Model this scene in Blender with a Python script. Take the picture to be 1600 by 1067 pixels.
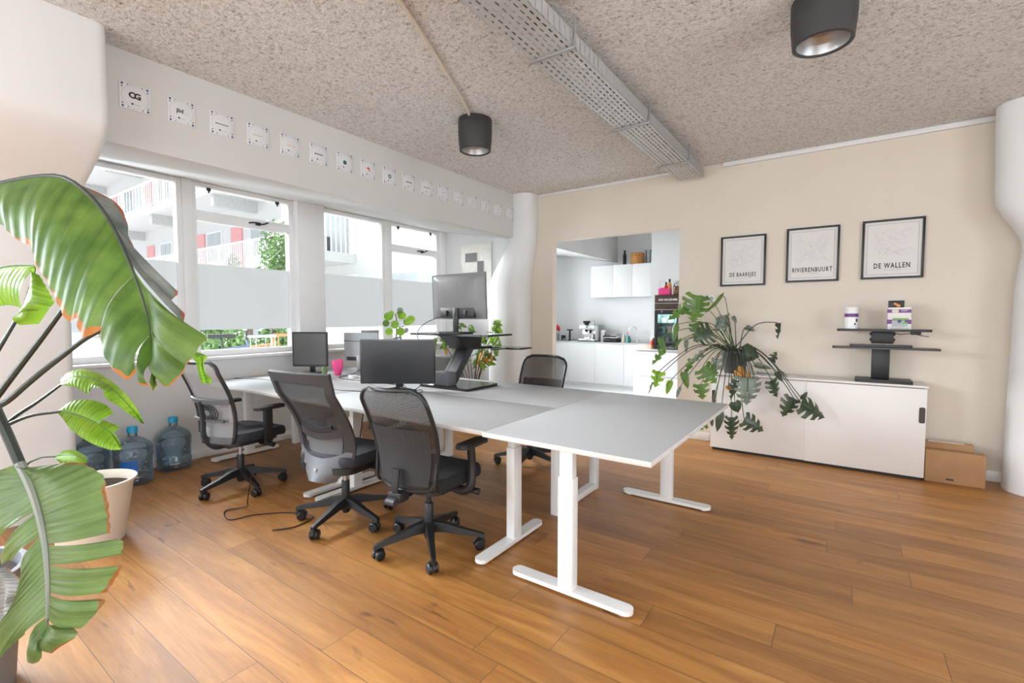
import bpy, bmesh, math, random
from mathutils import Vector, Matrix, Euler
PI = math.pi
R = math.radians
for o in list(bpy.data.objects):
    bpy.data.objects.remove(o)
SC = bpy.context.scene
COL = SC.collection

# ------------------------------------------------------------ camera, sky, sun, exposure
FPX, YAW, PIT, CAMH = 740.0, R(35.0), R(-3.0), 1.40
cam_data = bpy.data.cameras.new('camera')
cam_data.sensor_width = 36.0
cam_data.lens = 36.0 * FPX / 1600.0
cam_data.clip_start = 0.05
cam_data.clip_end = 300
cam = bpy.data.objects.new('camera', cam_data)
COL.objects.link(cam)
cam.location = (0, 0, CAMH)
cam.rotation_euler = (PI / 2 + PIT, 0, YAW)
SC.camera = cam

world = bpy.data.worlds.new('world')
SC.world = world
world.use_nodes = True
wn = world.node_tree.nodes
wn['Background'].inputs[0].default_value = (0.88, 0.94, 1.0, 1)
wn['Background'].inputs[1].default_value = 0.7

def sun(name, direction, strength, angle, color):
    d = bpy.data.lights.new(name, 'SUN')
    d.energy = strength
    d.angle = R(angle)
    d.color = color
    o = bpy.data.objects.new(name, d)
    COL.objects.link(o)
    o.rotation_euler = Vector(direction).to_track_quat('-Z', 'Y').to_euler()
    o.location = (-8, -3, 8)
    return o
sun('hazy_sun', (1.0, 0.12, -0.56), 12.5, 34, (0.94, 0.97, 1.0))

def fill_area(name, loc, target, sx, sy, power, color):
    d = bpy.data.lights.new(name, 'AREA')
    d.shape = 'RECTANGLE'
    d.size, d.size_y = sx, sy
    d.energy = power
    d.color = color
    o = bpy.data.objects.new(name, d)
    COL.objects.link(o)
    o.location = loc
    o.rotation_euler = (Vector(target) - Vector(loc)).to_track_quat('-Z', 'Y').to_euler()
    return o
# area lamp added as fill, outside the openings made behind the camera
fill_area('street_fill', (-0.8, -4.6, 1.2), (-0.8, 3.0, 2.2), 6.5, 2.4, 200, (0.88, 0.94, 1.0))
# area lamp added beyond the right-hand wall to lighten the window side
fill_area('right_fill', (4.1, 1.0, 1.7), (-5.0, 2.0, 1.3), 3.4, 1.9, 80, (0.88, 0.94, 1.0))
# area lamp added outside the two unseen left windows, for floor glare
fill_area('side_fill', (-5.9, -1.5, 2.0), (-1.2, 0.6, 0.2), 3.2, 1.8, 560, (0.82, 0.91, 1.0))
fill_area('kitchen_fill', (-5.9, 7.25, 1.9), (-2.5, 7.4, 1.4), 2.6, 1.7, 120, (0.90, 0.95, 1.0))  # area lamp added outside the kitchen windows to brighten the kitchen

vs = SC.view_settings
vs.view_transform = 'Standard'
vs.look = 'None'
vs.exposure = 0.76
vs.gamma = 1.0
vs.use_curve_mapping = False
SC.cycles.use_denoising = True
SC.cycles.max_bounces = 10
SC.cycles.diffuse_bounces = 6
SC.cycles.glossy_bounces = 4
SC.cycles.transmission_bounces = 8
SC.cycles.transparent_max_bounces = 16
SC.cycles.sample_clamp_indirect = 6.0
SC.cycles.caustics_refractive = False
SC.cycles.caustics_reflective = False

# ------------------------------------------------------------ camera geometry, used to read positions off measurements
_fw = Vector((-math.sin(YAW) * math.cos(PIT), math.cos(YAW) * math.cos(PIT), math.sin(PIT)))
_rt = Vector((math.cos(YAW), math.sin(YAW), 0))
_up = _rt.cross(_fw)
def at(px, py, x=None, y=None, z=None, d=None):
    r = _fw + _rt * ((px - 800) / FPX) + _up * ((533.5 - py) / FPX)
    o = Vector((0, 0, CAMH))
    if d is not None: t = d
    elif x is not None: t = x / r.x
    elif y is not None: t = y / r.y
    else: t = (z - CAMH) / r.z
    return o + r * t

# ------------------------------------------------------------ materials
def new_mat(name):
    m = bpy.data.materials.new(name)
    m.use_nodes = True
    nt = m.node_tree
    b = nt.nodes['Principled BSDF']
    return m, nt, b

def N(nt, typ, **kw):
    n = nt.nodes.new(typ)
    for k, v in kw.items():
        if hasattr(n, k) and not k.startswith('i_'):
            setattr(n, k, v)
    return n

def link(nt, a, b):
    nt.links.new(a, b)

def ramp(nt, fac, stops):
    r = N(nt, 'ShaderNodeValToRGB')
    e = r.color_ramp.elements
    while len(e) < len(stops):
        e.new(0.5)
    for i, (p, c) in enumerate(stops):
        e[i].position = p
        e[i].color = tuple(c) + (1,) if len(c) == 3 else c
    link(nt, fac, r.inputs['Fac'])
    return r

def coords(nt, kind='Object', scale=(1, 1, 1), rot=(0, 0, 0)):
    tc = N(nt, 'ShaderNodeTexCoord')
    mp = N(nt, 'ShaderNodeMapping')
    mp.inputs['Scale'].default_value = scale
    mp.inputs['Rotation'].default_value = rot
    link(nt, tc.outputs[kind], mp.inputs['Vector'])
    return mp.outputs['Vector']

def noise(nt, vec, scale, detail=4, rough=0.5, dist=0.0):
    n = N(nt, 'ShaderNodeTexNoise')
    n.inputs['Scale'].default_value = scale
    n.inputs['Detail'].default_value = detail
    n.inputs['Roughness'].default_value = rough
    n.inputs['Distortion'].default_value = dist
    link(nt, vec, n.inputs['Vector'])
    return n.outputs['Fac']

def bump(nt, b, height, strength, dist=0.01):
    bp = N(nt, 'ShaderNodeBump')
    bp.inputs['Strength'].default_value = strength
    bp.inputs['Distance'].default_value = dist
    link(nt, height, bp.inputs['Height'])
    link(nt, bp.outputs['Normal'], b.inputs['Normal'])
    return bp

def plain(name, col, rough=0.5, metal=0.0, var=0.06, nscale=12, bstr=0.0, spec=0.5, coat=0.0):
    """a surface of one colour with slight procedural unevenness"""
    m, nt, b = new_mat(name)
    v = coords(nt)
    f = noise(nt, v, nscale, 5)
    lo = [max(0, c * (1 - var)) for c in col]
    hi = [min(1, c * (1 + var)) for c in col]
    r = ramp(nt, f, [(0.3, lo), (0.7, hi)])
    link(nt, r.outputs['Color'], b.inputs['Base Color'])
    b.inputs['Roughness'].default_value = rough
    b.inputs['Metallic'].default_value = metal
    b.inputs['Specular IOR Level'].default_value = spec
    b.inputs['Coat Weight'].default_value = coat
    if bstr:
        bump(nt, b, noise(nt, v, nscale * 6, 4), bstr, 0.002)
    return m

M = {}
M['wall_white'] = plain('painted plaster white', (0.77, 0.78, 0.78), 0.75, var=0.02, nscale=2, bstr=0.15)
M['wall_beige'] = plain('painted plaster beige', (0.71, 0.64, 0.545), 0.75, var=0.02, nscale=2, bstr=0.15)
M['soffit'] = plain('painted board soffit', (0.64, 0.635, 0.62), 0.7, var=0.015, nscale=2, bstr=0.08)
M['trim_white'] = plain('gloss white trim', (0.85, 0.85, 0.85), 0.35, var=0.02, nscale=4)
M['laminate'] = plain('grey white desk laminate', (0.45, 0.465, 0.475), 0.45, var=0.004, nscale=3, spec=0.2)
M['desk_edge'] = plain('desk edge band', (0.62, 0.60, 0.57), 0.45)
M['metal_white'] = plain('white powder coated steel', (0.80, 0.80, 0.79), 0.35, var=0.02)
M['metal_grey'] = plain('grey painted steel', (0.33, 0.34, 0.34), 0.4, metal=0.3)
M['cab_white'] = plain('white cabinet board', (0.78, 0.76, 0.73), 0.4, var=0.02, nscale=3)
M['kitchen_white'] = plain('matt white kitchen front', (0.76, 0.76, 0.76), 0.4, var=0.01, nscale=2)
M['worktop'] = plain('light grey worktop', (0.55, 0.55, 0.54), 0.35)
M['black'] = plain('black plastic', (0.010, 0.010, 0.011), 0.42, var=0.15)
M['black_soft'] = plain('dark charcoal plastic', (0.020, 0.020, 0.022), 0.5, var=0.12)
M['black_gloss'] = plain('glossy black', (0.012, 0.012, 0.013), 0.16, var=0.1)
M['black_metal'] = plain('black coated metal', (0.03, 0.03, 0.032), 0.35, metal=0.2)
M['lamp_black'] = plain('matt anthracite lamp housing', (0.035, 0.034, 0.034), 0.55)
M['fabric_black'] = plain('black seat fabric', (0.012, 0.012, 0.013), 0.9, var=0.3, nscale=60, bstr=0.6)
M['fabric_navy'] = plain('dark blue grey seat fabric', (0.028, 0.029, 0.040), 0.75, var=0.25, nscale=60, bstr=0.5)
M['grey_plastic'] = plain('mid grey plastic', (0.115, 0.12, 0.13), 0.42)
M['dark_grey'] = plain('dark grey plastic', (0.036, 0.036, 0.039), 0.45)
M['chrome'] = plain('chrome', (0.75, 0.75, 0.75), 0.12, metal=1.0, var=0.02)
M['reflector'] = plain('satin reflector', (0.42, 0.42, 0.42), 0.35, metal=0.6, var=0.05)
M['steel'] = plain('brushed steel', (0.55, 0.55, 0.55), 0.3, metal=1.0, var=0.08, nscale=30)
M['screen_grey'] = plain('grey monitor back shell', (0.17, 0.17, 0.17), 0.38, var=0.05)
M['silver'] = plain('silver plastic', (0.45, 0.46, 0.47), 0.35, metal=0.3)
M['screen'] = plain('dark display panel', (0.012, 0.012, 0.013), 0.32, var=0.05, nscale=2)
M['screen_matt'] = plain('matt grey display panel', (0.11, 0.11, 0.105), 0.28, var=0.05, nscale=2)
M['paper'] = plain('white paper', (0.82, 0.80, 0.77), 0.6, var=0.01)
M['ink'] = plain('black ink', (0.01, 0.01, 0.01), 0.6)
M['ink_grey'] = plain('grey ink', (0.50, 0.49, 0.47), 0.6)
M['ink_line'] = plain('thin brown ink', (0.22, 0.18, 0.16), 0.6)
M['ink_blue'] = plain('delft blue ink', (0.03, 0.05, 0.16), 0.4)
M['ink_pale'] = plain('pale grey blue ink', (0.42, 0.47, 0.54), 0.4)
M['ink_orange'] = plain('orange ink', (0.75, 0.30, 0.08), 0.5)
M['ink_red'] = plain('red ink', (0.70, 0.06, 0.05), 0.5)
M['ink_green'] = plain('dark green ink', (0.02, 0.13, 0.11), 0.5)
M['tile'] = plain('glazed tile', (0.74, 0.75, 0.76), 0.25, var=0.02, nscale=8)
M['cardboard'] = plain('brown cardboard', (0.42, 0.24, 0.115), 0.8, var=0.08, nscale=9)
M['cardboard_tape'] = plain('pale paper tape', (0.72, 0.64, 0.54), 0.6)
M['purple'] = plain('purple print', (0.15, 0.03, 0.22), 0.4)
M['green_print'] = plain('green print', (0.16, 0.38, 0.07), 0.4)
M['teal_print'] = plain('teal print', (0.2, 0.55, 0.5), 0.4)
M['pink'] = plain('hot pink plastic', (0.90, 0.055, 0.27), 0.4, var=0.08)
M['red'] = plain('red', (0.72, 0.03, 0.02), 0.45)
M['wicker'] = plain('woven wicker', (0.47, 0.22, 0.06), 0.7, var=0.4, nscale=50, bstr=0.9)
M['nuts'] = plain('mixed nuts', (0.35, 0.16, 0.06), 0.6, var=0.6, nscale=90)
M['brown_wood'] = plain('dark wood veneer', (0.055, 0.03, 0.018), 0.4, var=0.3)
M['fridge_in'] = plain('pale fridge interior', (0.45, 0.60, 0.60), 0.4, var=0.04)
M['pot_peach'] = plain('cream pot', (0.78, 0.69, 0.58), 0.35, var=0.02)
M['pot_grey'] = plain('dark grey pot', (0.055, 0.06, 0.065), 0.5)
M['pot_mid'] = plain('mid grey pot', (0.22, 0.23, 0.24), 0.5)
M['felt'] = plain('grey felt', (0.20, 0.20, 0.20), 0.9, var=0.15, nscale=50)
M['soil'] = plain('potting soil', (0.035, 0.018, 0.010), 0.95, var=0.7, nscale=120, bstr=1.0)
M['stem_dark'] = plain('dark grey green stem', (0.035, 0.045, 0.035), 0.45, var=0.2)
M['stem_green'] = plain('green stem', (0.10, 0.17, 0.05), 0.45, var=0.2)
M['bark'] = plain('brown stem', (0.10, 0.06, 0.035), 0.8, var=0.3)
M['blue_cap'] = plain('cyan plastic cap', (0.01, 0.36, 0.66), 0.4)
M['blue_label'] = plain('blue paper label', (0.012, 0.13, 0.50), 0.45)
M['canvas'] = plain('pale canvas', (0.78, 0.76, 0.72), 0.8)
M['cream'] = plain('cream plastic', (0.75, 0.68, 0.55), 0.5)
M['ext_white'] = plain('white rendered facade', (0.68, 0.68, 0.68), 0.8, var=0.02)
M['ext_rail'] = plain('white railing paint', (0.86, 0.86, 0.86), 0.5)
M['ext_grey'] = plain('grey concrete', (0.54, 0.55, 0.54), 0.85, var=0.06)
M['ext_red'] = plain('red door paint', (0.76, 0.36, 0.36), 0.5)
M['ext_glass'] = plain('dark facade glazing', (0.42, 0.46, 0.47), 0.1, spec=0.7)
M['ext_ground'] = plain('grey paving', (0.42, 0.42, 0.41), 0.9, var=0.1)
M['ext_leaf'] = plain('garden foliage', (0.16, 0.27, 0.10), 0.7, var=0.5, nscale=3)
M['ext_trunk'] = plain('tree bark', (0.20, 0.15, 0.11), 0.9)
M['rubber'] = plain('black rubber', (0.05, 0.05, 0.055), 0.7)
M['bike_blue'] = plain('dark blue bicycle frame', (0.07, 0.10, 0.16), 0.35)
M['bike_orange'] = plain('orange red bicycle frame', (0.85, 0.18, 0.07), 0.35)

def ceiling_mat():
    m, nt, b = new_mat('sprayed stucco ceiling')
    v = coords(nt)
    f1 = noise(nt, v, 40, 3, 0.65, 0.5)
    f2 = noise(nt, v, 95, 4, 0.6)
    add = N(nt, 'ShaderNodeMath', operation='MULTIPLY_ADD')
    link(nt, f1, add.inputs[0]); add.inputs[1].default_value = 0.68
    mul = N(nt, 'ShaderNodeMath', operation='MULTIPLY')
    link(nt, f2, mul.inputs[0]); mul.inputs[1].default_value = 0.32
    link(nt, mul.outputs[0], add.inputs[2])
    r = ramp(nt, add.outputs[0], [(0.33, (0.30, 0.235, 0.185)), (0.42, (0.68, 0.66, 0.62)), (0.54, (0.86, 0.85, 0.83)), (0.7, (0.90, 0.89, 0.87))])
    link(nt, r.outputs['Color'], b.inputs['Base Color'])
    b.inputs['Roughness'].default_value = 0.9
    bump(nt, b, add.outputs[0], 1.0, 0.038)
    return m
M['ceiling'] = ceiling_mat()

def floor_mat():
    m, nt, b = new_mat('oiled oak planks')
    v = coords(nt)
    br = N(nt, 'ShaderNodeTexBrick')
    br.offset = 0.0
    br.squash = 1.0
    # every row of boards is shifted by its own random length
    s_ = N(nt, 'ShaderNodeSeparateXYZ'); link(nt, v, s_.inputs[0])
    dv = N(nt, 'ShaderNodeMath', operation='DIVIDE'); link(nt, s_.outputs['Y'], dv.inputs[0]); dv.inputs[1].default_value = 0.185
    fl = N(nt, 'ShaderNodeMath', operation='FLOOR'); link(nt, dv.outputs[0], fl.inputs[0])
    wn_ = N(nt, 'ShaderNodeTexWhiteNoise', noise_dimensions='1D'); link(nt, fl.outputs[0], wn_.inputs['W'])
    ms = N(nt, 'ShaderNodeMath', operation='MULTIPLY_ADD'); link(nt, wn_.outputs['Value'], ms.inputs[0]); ms.inputs[1].default_value = 1.9; link(nt, s_.outputs['X'], ms.inputs[2])
    cb_ = N(nt, 'ShaderNodeCombineXYZ'); link(nt, ms.outputs[0], cb_.inputs[0]); link(nt, s_.outputs['Y'], cb_.inputs[1])
    link(nt, cb_.outputs[0], br.inputs['Vector'])
    br.inputs['Scale'].default_value = 1.0
    br.inputs['Mortar Size'].default_value = 0.0016
    br.inputs['Mortar Smooth'].default_value = 0.2
    br.inputs['Bias'].default_value = 0.0
    br.inputs['Brick Width'].default_value = 1.9
    br.inputs['Row Height'].default_value = 0.185
    br.inputs['Color1'].default_value = (0, 0, 0, 1)
    br.inputs['Color2'].default_value = (1, 1, 1, 1)
    br.inputs['Mortar'].default_value = (0.5, 0.5, 0.5, 1)
    # a random offset for each plank so that the grain breaks at the joints
    sep = N(nt, 'ShaderNodeSeparateColor')
    link(nt, br.outputs['Color'], sep.inputs[0])
    off = N(nt, 'ShaderNodeCombineXYZ')
    k = N(nt, 'ShaderNodeMath', operation='MULTIPLY')
    link(nt, sep.outputs[0], k.inputs[0]); k.inputs[1].default_value = 17.0
    link(nt, k.outputs[0], off.inputs[0]); link(nt, k.outputs[0], off.inputs[2])
    va = N(nt, 'ShaderNodeVectorMath', operation='ADD')
    link(nt, v, va.inputs[0]); link(nt, off.outputs[0], va.inputs[1])
    mp = N(nt, 'ShaderNodeMapping')
    mp.inputs['Scale'].default_value = (0.5, 4.5, 1.0)
    link(nt, va.outputs[0], mp.inputs['Vector'])
    g1 = noise(nt, mp.outputs['Vector'], 2.0, 6, 0.6, 1.2)
    mp2 = N(nt, 'ShaderNodeMapping')
    mp2.inputs['Scale'].default_value = (1.8, 38.0, 1.0)
    link(nt, va.outputs[0], mp2.inputs['Vector'])
    g2 = noise(nt, mp2.outputs['Vector'], 3.0, 4, 0.6, 0.4)
    mp3 = N(nt, 'ShaderNodeMapping')
    mp3.inputs['Scale'].default_value = (1.6, 5.5, 1.0)
    link(nt, va.outputs[0], mp3.inputs['Vector'])
    kn = noise(nt, mp3.outputs['Vector'], 1.7, 3, 0.55, 0.8)      # knots and dark streaks
    base = ramp(nt, g1, [(0.25, (0.25, 0.098, 0.018)), (0.5, (0.37, 0.158, 0.032)), (0.75, (0.50, 0.24, 0.06))])
    tone = N(nt, 'ShaderNodeMix', data_type='RGBA', blend_type='MULTIPLY')
    tone.inputs['Factor'].default_value = 1.0
    tr = ramp(nt, sep.outputs[0], [(0.0, (0.80, 0.77, 0.74)), (0.5, (1.0, 1.0, 1.0)), (1.0, (1.13, 1.10, 1.04))])
    link(nt, base.outputs['Color'], tone.inputs[6]); link(nt, tr.outputs['Color'], tone.inputs[7])
    fine = N(nt, 'ShaderNodeMix', data_type='RGBA', blend_type='MULTIPLY')
    fine.inputs['Factor'].default_value = 0.32
    fr = ramp(nt, g2, [(0.35, (0.66, 0.60, 0.55)), (0.6, (1.0, 1.0, 1.0))])
    link(nt, tone.outputs[2], fine.inputs[6]); link(nt, fr.outputs['Color'], fine.inputs[7])
    knm = N(nt, 'ShaderNodeMix', data_type='RGBA', blend_type='MULTIPLY')
    knm.inputs['Factor'].default_value = 0.9
    kr = ramp(nt, kn, [(0.25, (0.35, 0.28, 0.24)), (0.345, (1.0, 1.0, 1.0))])
    link(nt, fine.outputs[2], knm.inputs[6]); link(nt, kr.outputs['Color'], knm.inputs[7])
    gap = N(nt, 'ShaderNodeMix', data_type='RGBA', blend_type='MIX')
    link(nt, br.outputs['Fac'], gap.inputs['Factor'])
    link(nt, knm.outputs[2], gap.inputs[6])
    gap.inputs[7].default_value = (0.10, 0.045, 0.015, 1)
    link(nt, gap.outputs[2], b.inputs['Base Color'])
    rr = ramp(nt, g2, [(0.3, (0.50, 0.50, 0.50)), (0.7, (0.40, 0.40, 0.40))])
    link(nt, rr.outputs['Color'], b.inputs['Roughness'])
    b.inputs['Specular IOR Level'].default_value = 0.95
    bump(nt, b, g2, 0.12, 0.002)
    return m
M['floor'] = floor_mat()

def glass_mat(name, tint=(1, 1, 1), refl=0.12):
    m, nt, b = new_mat(name)
    nt.nodes.remove(b)
    out = nt.nodes['Material Output']
    t = N(nt, 'ShaderNodeBsdfTransparent'); t.inputs[0].default_value = tuple(tint) + (1,)
    g = N(nt, 'ShaderNodeBsdfGlossy'); g.inputs['Roughness'].default_value = 0.03
    lw = N(nt, 'ShaderNodeLayerWeight'); lw.inputs['Blend'].default_value = refl
    mx = N(nt, 'ShaderNodeMixShader')
    link(nt, lw.outputs['Fresnel'], mx.inputs[0]); link(nt, t.outputs[0], mx.inputs[1]); link(nt, g.outputs[0], mx.inputs[2])
    link(nt, mx.outputs[0], out.inputs['Surface'])
    return m
M['glass'] = glass_mat('window glass')
M['clear'] = glass_mat('clear container glass', (0.94, 0.96, 0.96), 0.25)
M['picture_glass'] = glass_mat('picture glass', (0.98, 0.98, 0.98), 0.08)

def film_mat():
    m, nt, b = new_mat('frosted window film')
    nt.nodes.remove(b)
    out = nt.nodes['Material Output']
    tl = N(nt, 'ShaderNodeBsdfTranslucent'); tl.inputs[0].default_value = (0.38, 0.385, 0.385, 1)
    df = N(nt, 'ShaderNodeBsdfDiffuse'); df.inputs[0].default_value = (0.6, 0.6, 0.6, 1)
    mx = N(nt, 'ShaderNodeMixShader'); mx.inputs[0].default_value = 0.25
    link(nt, tl.outputs[0], mx.inputs[1]); link(nt, df.outputs[0], mx.inputs[2])
    link(nt, mx.outputs[0], out.inputs['Surface'])
    return m
M['film'] = film_mat()

def mesh_mat(name, col, cover, scale):
    """woven see-through mesh: real open weave, threads and holes"""
    m, nt, b = new_mat(name)
    out = nt.nodes['Material Output']
    b.inputs['Base Color'].default_value = tuple(col) + (1,)
    b.inputs['Roughness'].default_value = 0.6
    tc = N(nt, 'ShaderNodeTexCoord')
    mp = N(nt, 'ShaderNodeMapping'); mp.inputs['Scale'].default_value = (scale, scale, scale)
    link(nt, tc.outputs['UV'], mp.inputs['Vector'])
    vo = N(nt, 'ShaderNodeTexVoronoi'); vo.inputs['Scale'].default_value = 1.0; vo.inputs['Randomness'].default_value = 0.0
    link(nt, mp.outputs['Vector'], vo.inputs['Vector'])
    gt = N(nt, 'ShaderNodeMath', operation='GREATER_THAN'); gt.inputs[1].default_value = math.sqrt((1 - cover) / PI)
    link(nt, vo.outputs['Distance'], gt.inputs[0])
    tr = N(nt, 'ShaderNodeBsdfTransparent')
    mx = N(nt, 'ShaderNodeMixShader')
    link(nt, gt.outputs[0], mx.inputs[0]); link(nt, tr.outputs[0], mx.inputs[1]); link(nt, b.outputs[0], mx.inputs[2])
    link(nt, mx.outputs[0], out.inputs['Surface'])
    return m
M['mesh_black'] = mesh_mat('black open mesh', (0.022, 0.018, 0.016), 0.82, 130)
M['mesh_dark'] = mesh_mat('dense charcoal mesh', (0.022, 0.022, 0.024), 0.92, 130)
M['mesh_grey'] = mesh_mat('grey mesh', (0.30, 0.30, 0.31), 0.84, 130)

def tray_mat():
    m, nt, b = new_mat('perforated galvanised steel')
    out = nt.nodes['Material Output']
    b.inputs['Base Color'].default_value = (0.50, 0.51, 0.51, 1)
    b.inputs['Metallic'].default_value = 0.25
    b.inputs['Roughness'].default_value = 0.38
    tc = N(nt, 'ShaderNodeTexCoord')
    sp = N(nt, 'ShaderNodeSeparateXYZ'); link(nt, tc.outputs['Object'], sp.inputs[0])
    def cell(sock, pitch, half, shift=None):
        a = N(nt, 'ShaderNodeMath', operation='DIVIDE'); link(nt, sock, a.inputs[0]); a.inputs[1].default_value = pitch
        if shift is not None:
            s = N(nt, 'ShaderNodeMath', operation='ADD'); link(nt, a.outputs[0], s.inputs[0]); link(nt, shift, s.inputs[1]); a = s
        f = N(nt, 'ShaderNodeMath', operation='FRACT'); link(nt, a.outputs[0], f.inputs[0])
        c = N(nt, 'ShaderNodeMath', operation='SUBTRACT'); link(nt, f.outputs[0], c.inputs[0]); c.inputs[1].default_value = 0.5
        d = N(nt, 'ShaderNodeMath', operation='ABSOLUTE'); link(nt, c.outputs[0], d.inputs[0])
        l = N(nt, 'ShaderNodeMath', operation='LESS_THAN'); link(nt, d.outputs[0], l.inputs[0]); l.inputs[1].default_value = half
        return a, l.outputs[0]
    a, lx = cell(sp.outputs['X'], 0.034, 0.15)
    fl = N(nt, 'ShaderNodeMath', operation='FLOOR'); link(nt, a.outputs[0], fl.inputs[0])
    hf = N(nt, 'ShaderNodeMath', operation='MULTIPLY'); link(nt, fl.outputs[0], hf.inputs[0]); hf.inputs[1].default_value = 0.5
    _, ly = cell(sp.outputs['Y'], 0.060, 0.30, hf.outputs[0])
    mu = N(nt, 'ShaderNodeMath', operation='MULTIPLY'); link(nt, lx, mu.inputs[0]); link(nt, ly, mu.inputs[1])
    tr = N(nt, 'ShaderNodeBsdfTransparent')
    mx = N(nt, 'ShaderNodeMixShader')
    link(nt, mu.outputs[0], mx.inputs[0]); link(nt, b.outputs[0], mx.inputs[1]); link(nt, tr.outputs[0], mx.inputs[2])
    link(nt, mx.outputs[0], out.inputs['Surface'])
    return m
M['tray'] = tray_mat()

def jug_mat():
    m, nt, b = new_mat('blue tinted bottle plastic')
    nt.nodes.remove(b)
    out = nt.nodes['Material Output']
    t = N(nt, 'ShaderNodeBsdfTransparent'); t.inputs[0].default_value = (0.76, 0.86, 0.92, 1)
    d = N(nt, 'ShaderNodeBsdfDiffuse'); d.inputs[0].default_value = (0.36, 0.52, 0.66, 1)
    g = N(nt, 'ShaderNodeBsdfGlossy'); g.inputs['Roughness'].default_value = 0.12
    lw = N(nt, 'ShaderNodeLayerWeight'); lw.inputs['Blend'].default_value = 0.35
    m1 = N(nt, 'ShaderNodeMixShader')
    link(nt, lw.outputs['Facing'], m1.inputs[0]); link(nt, t.outputs[0], m1.inputs[1]); link(nt, d.outputs[0], m1.inputs[2])
    m2 = N(nt, 'ShaderNodeMixShader')
    link(nt, lw.outputs['Fresnel'], m2.inputs[0]); link(nt, m1.outputs[0], m2.inputs[1]); link(nt, g.outputs[0], m2.inputs[2])
    link(nt, m2.outputs[0], out.inputs['Surface'])
    return m
M['jug'] = jug_mat()

def leaf_mat(name, dark, light, vein, edge, wave_scale=0.0, transl=0.25, edge_from=0.955, rough=0.35, patch=0.0):
    """UV: x = 0 at the midrib to 1 at the margin, y = along the midrib"""
    m, nt, b = new_mat(name)
    out = nt.nodes['Material Output']
    tc = N(nt, 'ShaderNodeTexCoord')
    sp = N(nt, 'ShaderNodeSeparateXYZ'); link(nt, tc.outputs['UV'], sp.inputs[0])
    nz = noise(nt, tc.outputs['Object'], 9, 4)
    base = ramp(nt, nz, [(0.35, dark), (0.65, light)])
    col = base.outputs['Color']
    mpu = N(nt, 'ShaderNodeMapping'); mpu.inputs['Scale'].default_value = (0.6, wave_scale or 40, 1)
    link(nt, tc.outputs['UV'], mpu.inputs['Vector'])
    vn = noise(nt, mpu.outputs['Vector'], 1.0, 3, 0.6)
    vr = ramp(nt, vn, [(0.35, (0.62, 0.68, 0.62)), (0.5, (1, 1, 1)), (0.68, (1.25, 1.2, 1.1))])
    mx = N(nt, 'ShaderNodeMix', data_type='RGBA', blend_type='MULTIPLY'); mx.inputs['Factor'].default_value = 0.75
    link(nt, col, mx.inputs[6]); link(nt, vr.outputs['Color'], mx.inputs[7])
    col = mx.outputs[2]
    # midrib
    lt = N(nt, 'ShaderNodeMath', operation='LESS_THAN'); link(nt, sp.outputs['X'], lt.inputs[0]); lt.inputs[1].default_value = 0.03
    m2 = N(nt, 'ShaderNodeMix', data_type='RGBA'); link(nt, lt.outputs[0], m2.inputs['Factor'])
    link(nt, col, m2.inputs[6]); m2.inputs[7].default_value = tuple(vein) + (1,)
    # dried margin, in patches of its own
    n2 = noise(nt, tc.outputs['Object'], 11, 2)
    sc = N(nt, 'ShaderNodeMath', operation='MULTIPLY_ADD'); link(nt, n2, sc.inputs[0]); sc.inputs[1].default_value = 0.40; sc.inputs[2].default_value = edge_from - 0.20
    gt = N(nt, 'ShaderNodeMath', operation='GREATER_THAN'); link(nt, sp.outputs['X'], gt.inputs[0]); link(nt, sc.outputs[0], gt.inputs[1])
    m3 = N(nt, 'ShaderNodeMix', data_type='RGBA'); link(nt, gt.outputs[0], m3.inputs['Factor'])
    link(nt, m2.outputs[2], m3.inputs[6]); m3.inputs[7].default_value = tuple(edge) + (1,)
    link(nt, m3.outputs[2], b.inputs['Base Color'])
    b.inputs['Roughness'].default_value = rough
    bp = N(nt, 'ShaderNodeBump'); bp.inputs['Strength'].default_value = 0.5; bp.inputs['Distance'].default_value = 0.004
    link(nt, vn, bp.inputs['Height']); link(nt, bp.outputs['Normal'], b.inputs['Normal'])
    tl = N(nt, 'ShaderNodeBsdfTranslucent'); link(nt, m3.outputs[2], tl.inputs[0])
    ms = N(nt, 'ShaderNodeMixShader'); ms.inputs[0].default_value = transl
    link(nt, b.outputs[0], ms.inputs[1]); link(nt, tl.outputs[0], ms.inputs[2])
    link(nt, ms.outputs[0], out.inputs['Surface'])
    return m
OR = (0.48, 0.17, 0.025)
M['leaf_big'] = leaf_mat('broad strelitzia leaf', (0.075, 0.155, 0.022), (0.16, 0.28, 0.05), (0.16, 0.20, 0.13), OR, 34, 0.35, 0.968, rough=0.48)
M['leaf_low'] = leaf_mat('matt strelitzia leaf', (0.11, 0.19, 0.055), (0.17, 0.26, 0.085), (0.27, 0.31, 0.28), (0.28, 0.11, 0.03), 60, 0.3, 0.985)
M['leaf_bright'] = leaf_mat('bright young leaf', (0.17, 0.36, 0.02), (0.30, 0.52, 0.05), (0.10, 0.18, 0.04), (0.20, 0.40, 0.05), 30, 0.45, 1.2)
M['leaf_monstera'] = leaf_mat('dark monstera leaf', (0.035, 0.06, 0.035), (0.07, 0.105, 0.05), (0.13, 0.17, 0.10), (0.30, 0.14, 0.05), 12, 0.15, 0.985, 0.3)
M['leaf_mgreen'] = leaf_mat('green monstera leaf', (0.08, 0.17, 0.035), (0.16, 0.28, 0.06), (0.14, 0.24, 0.08), (0.16, 0.28, 0.06), 12, 0.35, 1.2, 0.3)
M['leaf_grey'] = leaf_mat('grey green leaf', (0.13, 0.17, 0.13), (0.22, 0.27, 0.21), (0.3, 0.33, 0.28), (0.25, 0.2, 0.12), 12, 0.2, 0.985, 0.3)
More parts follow.
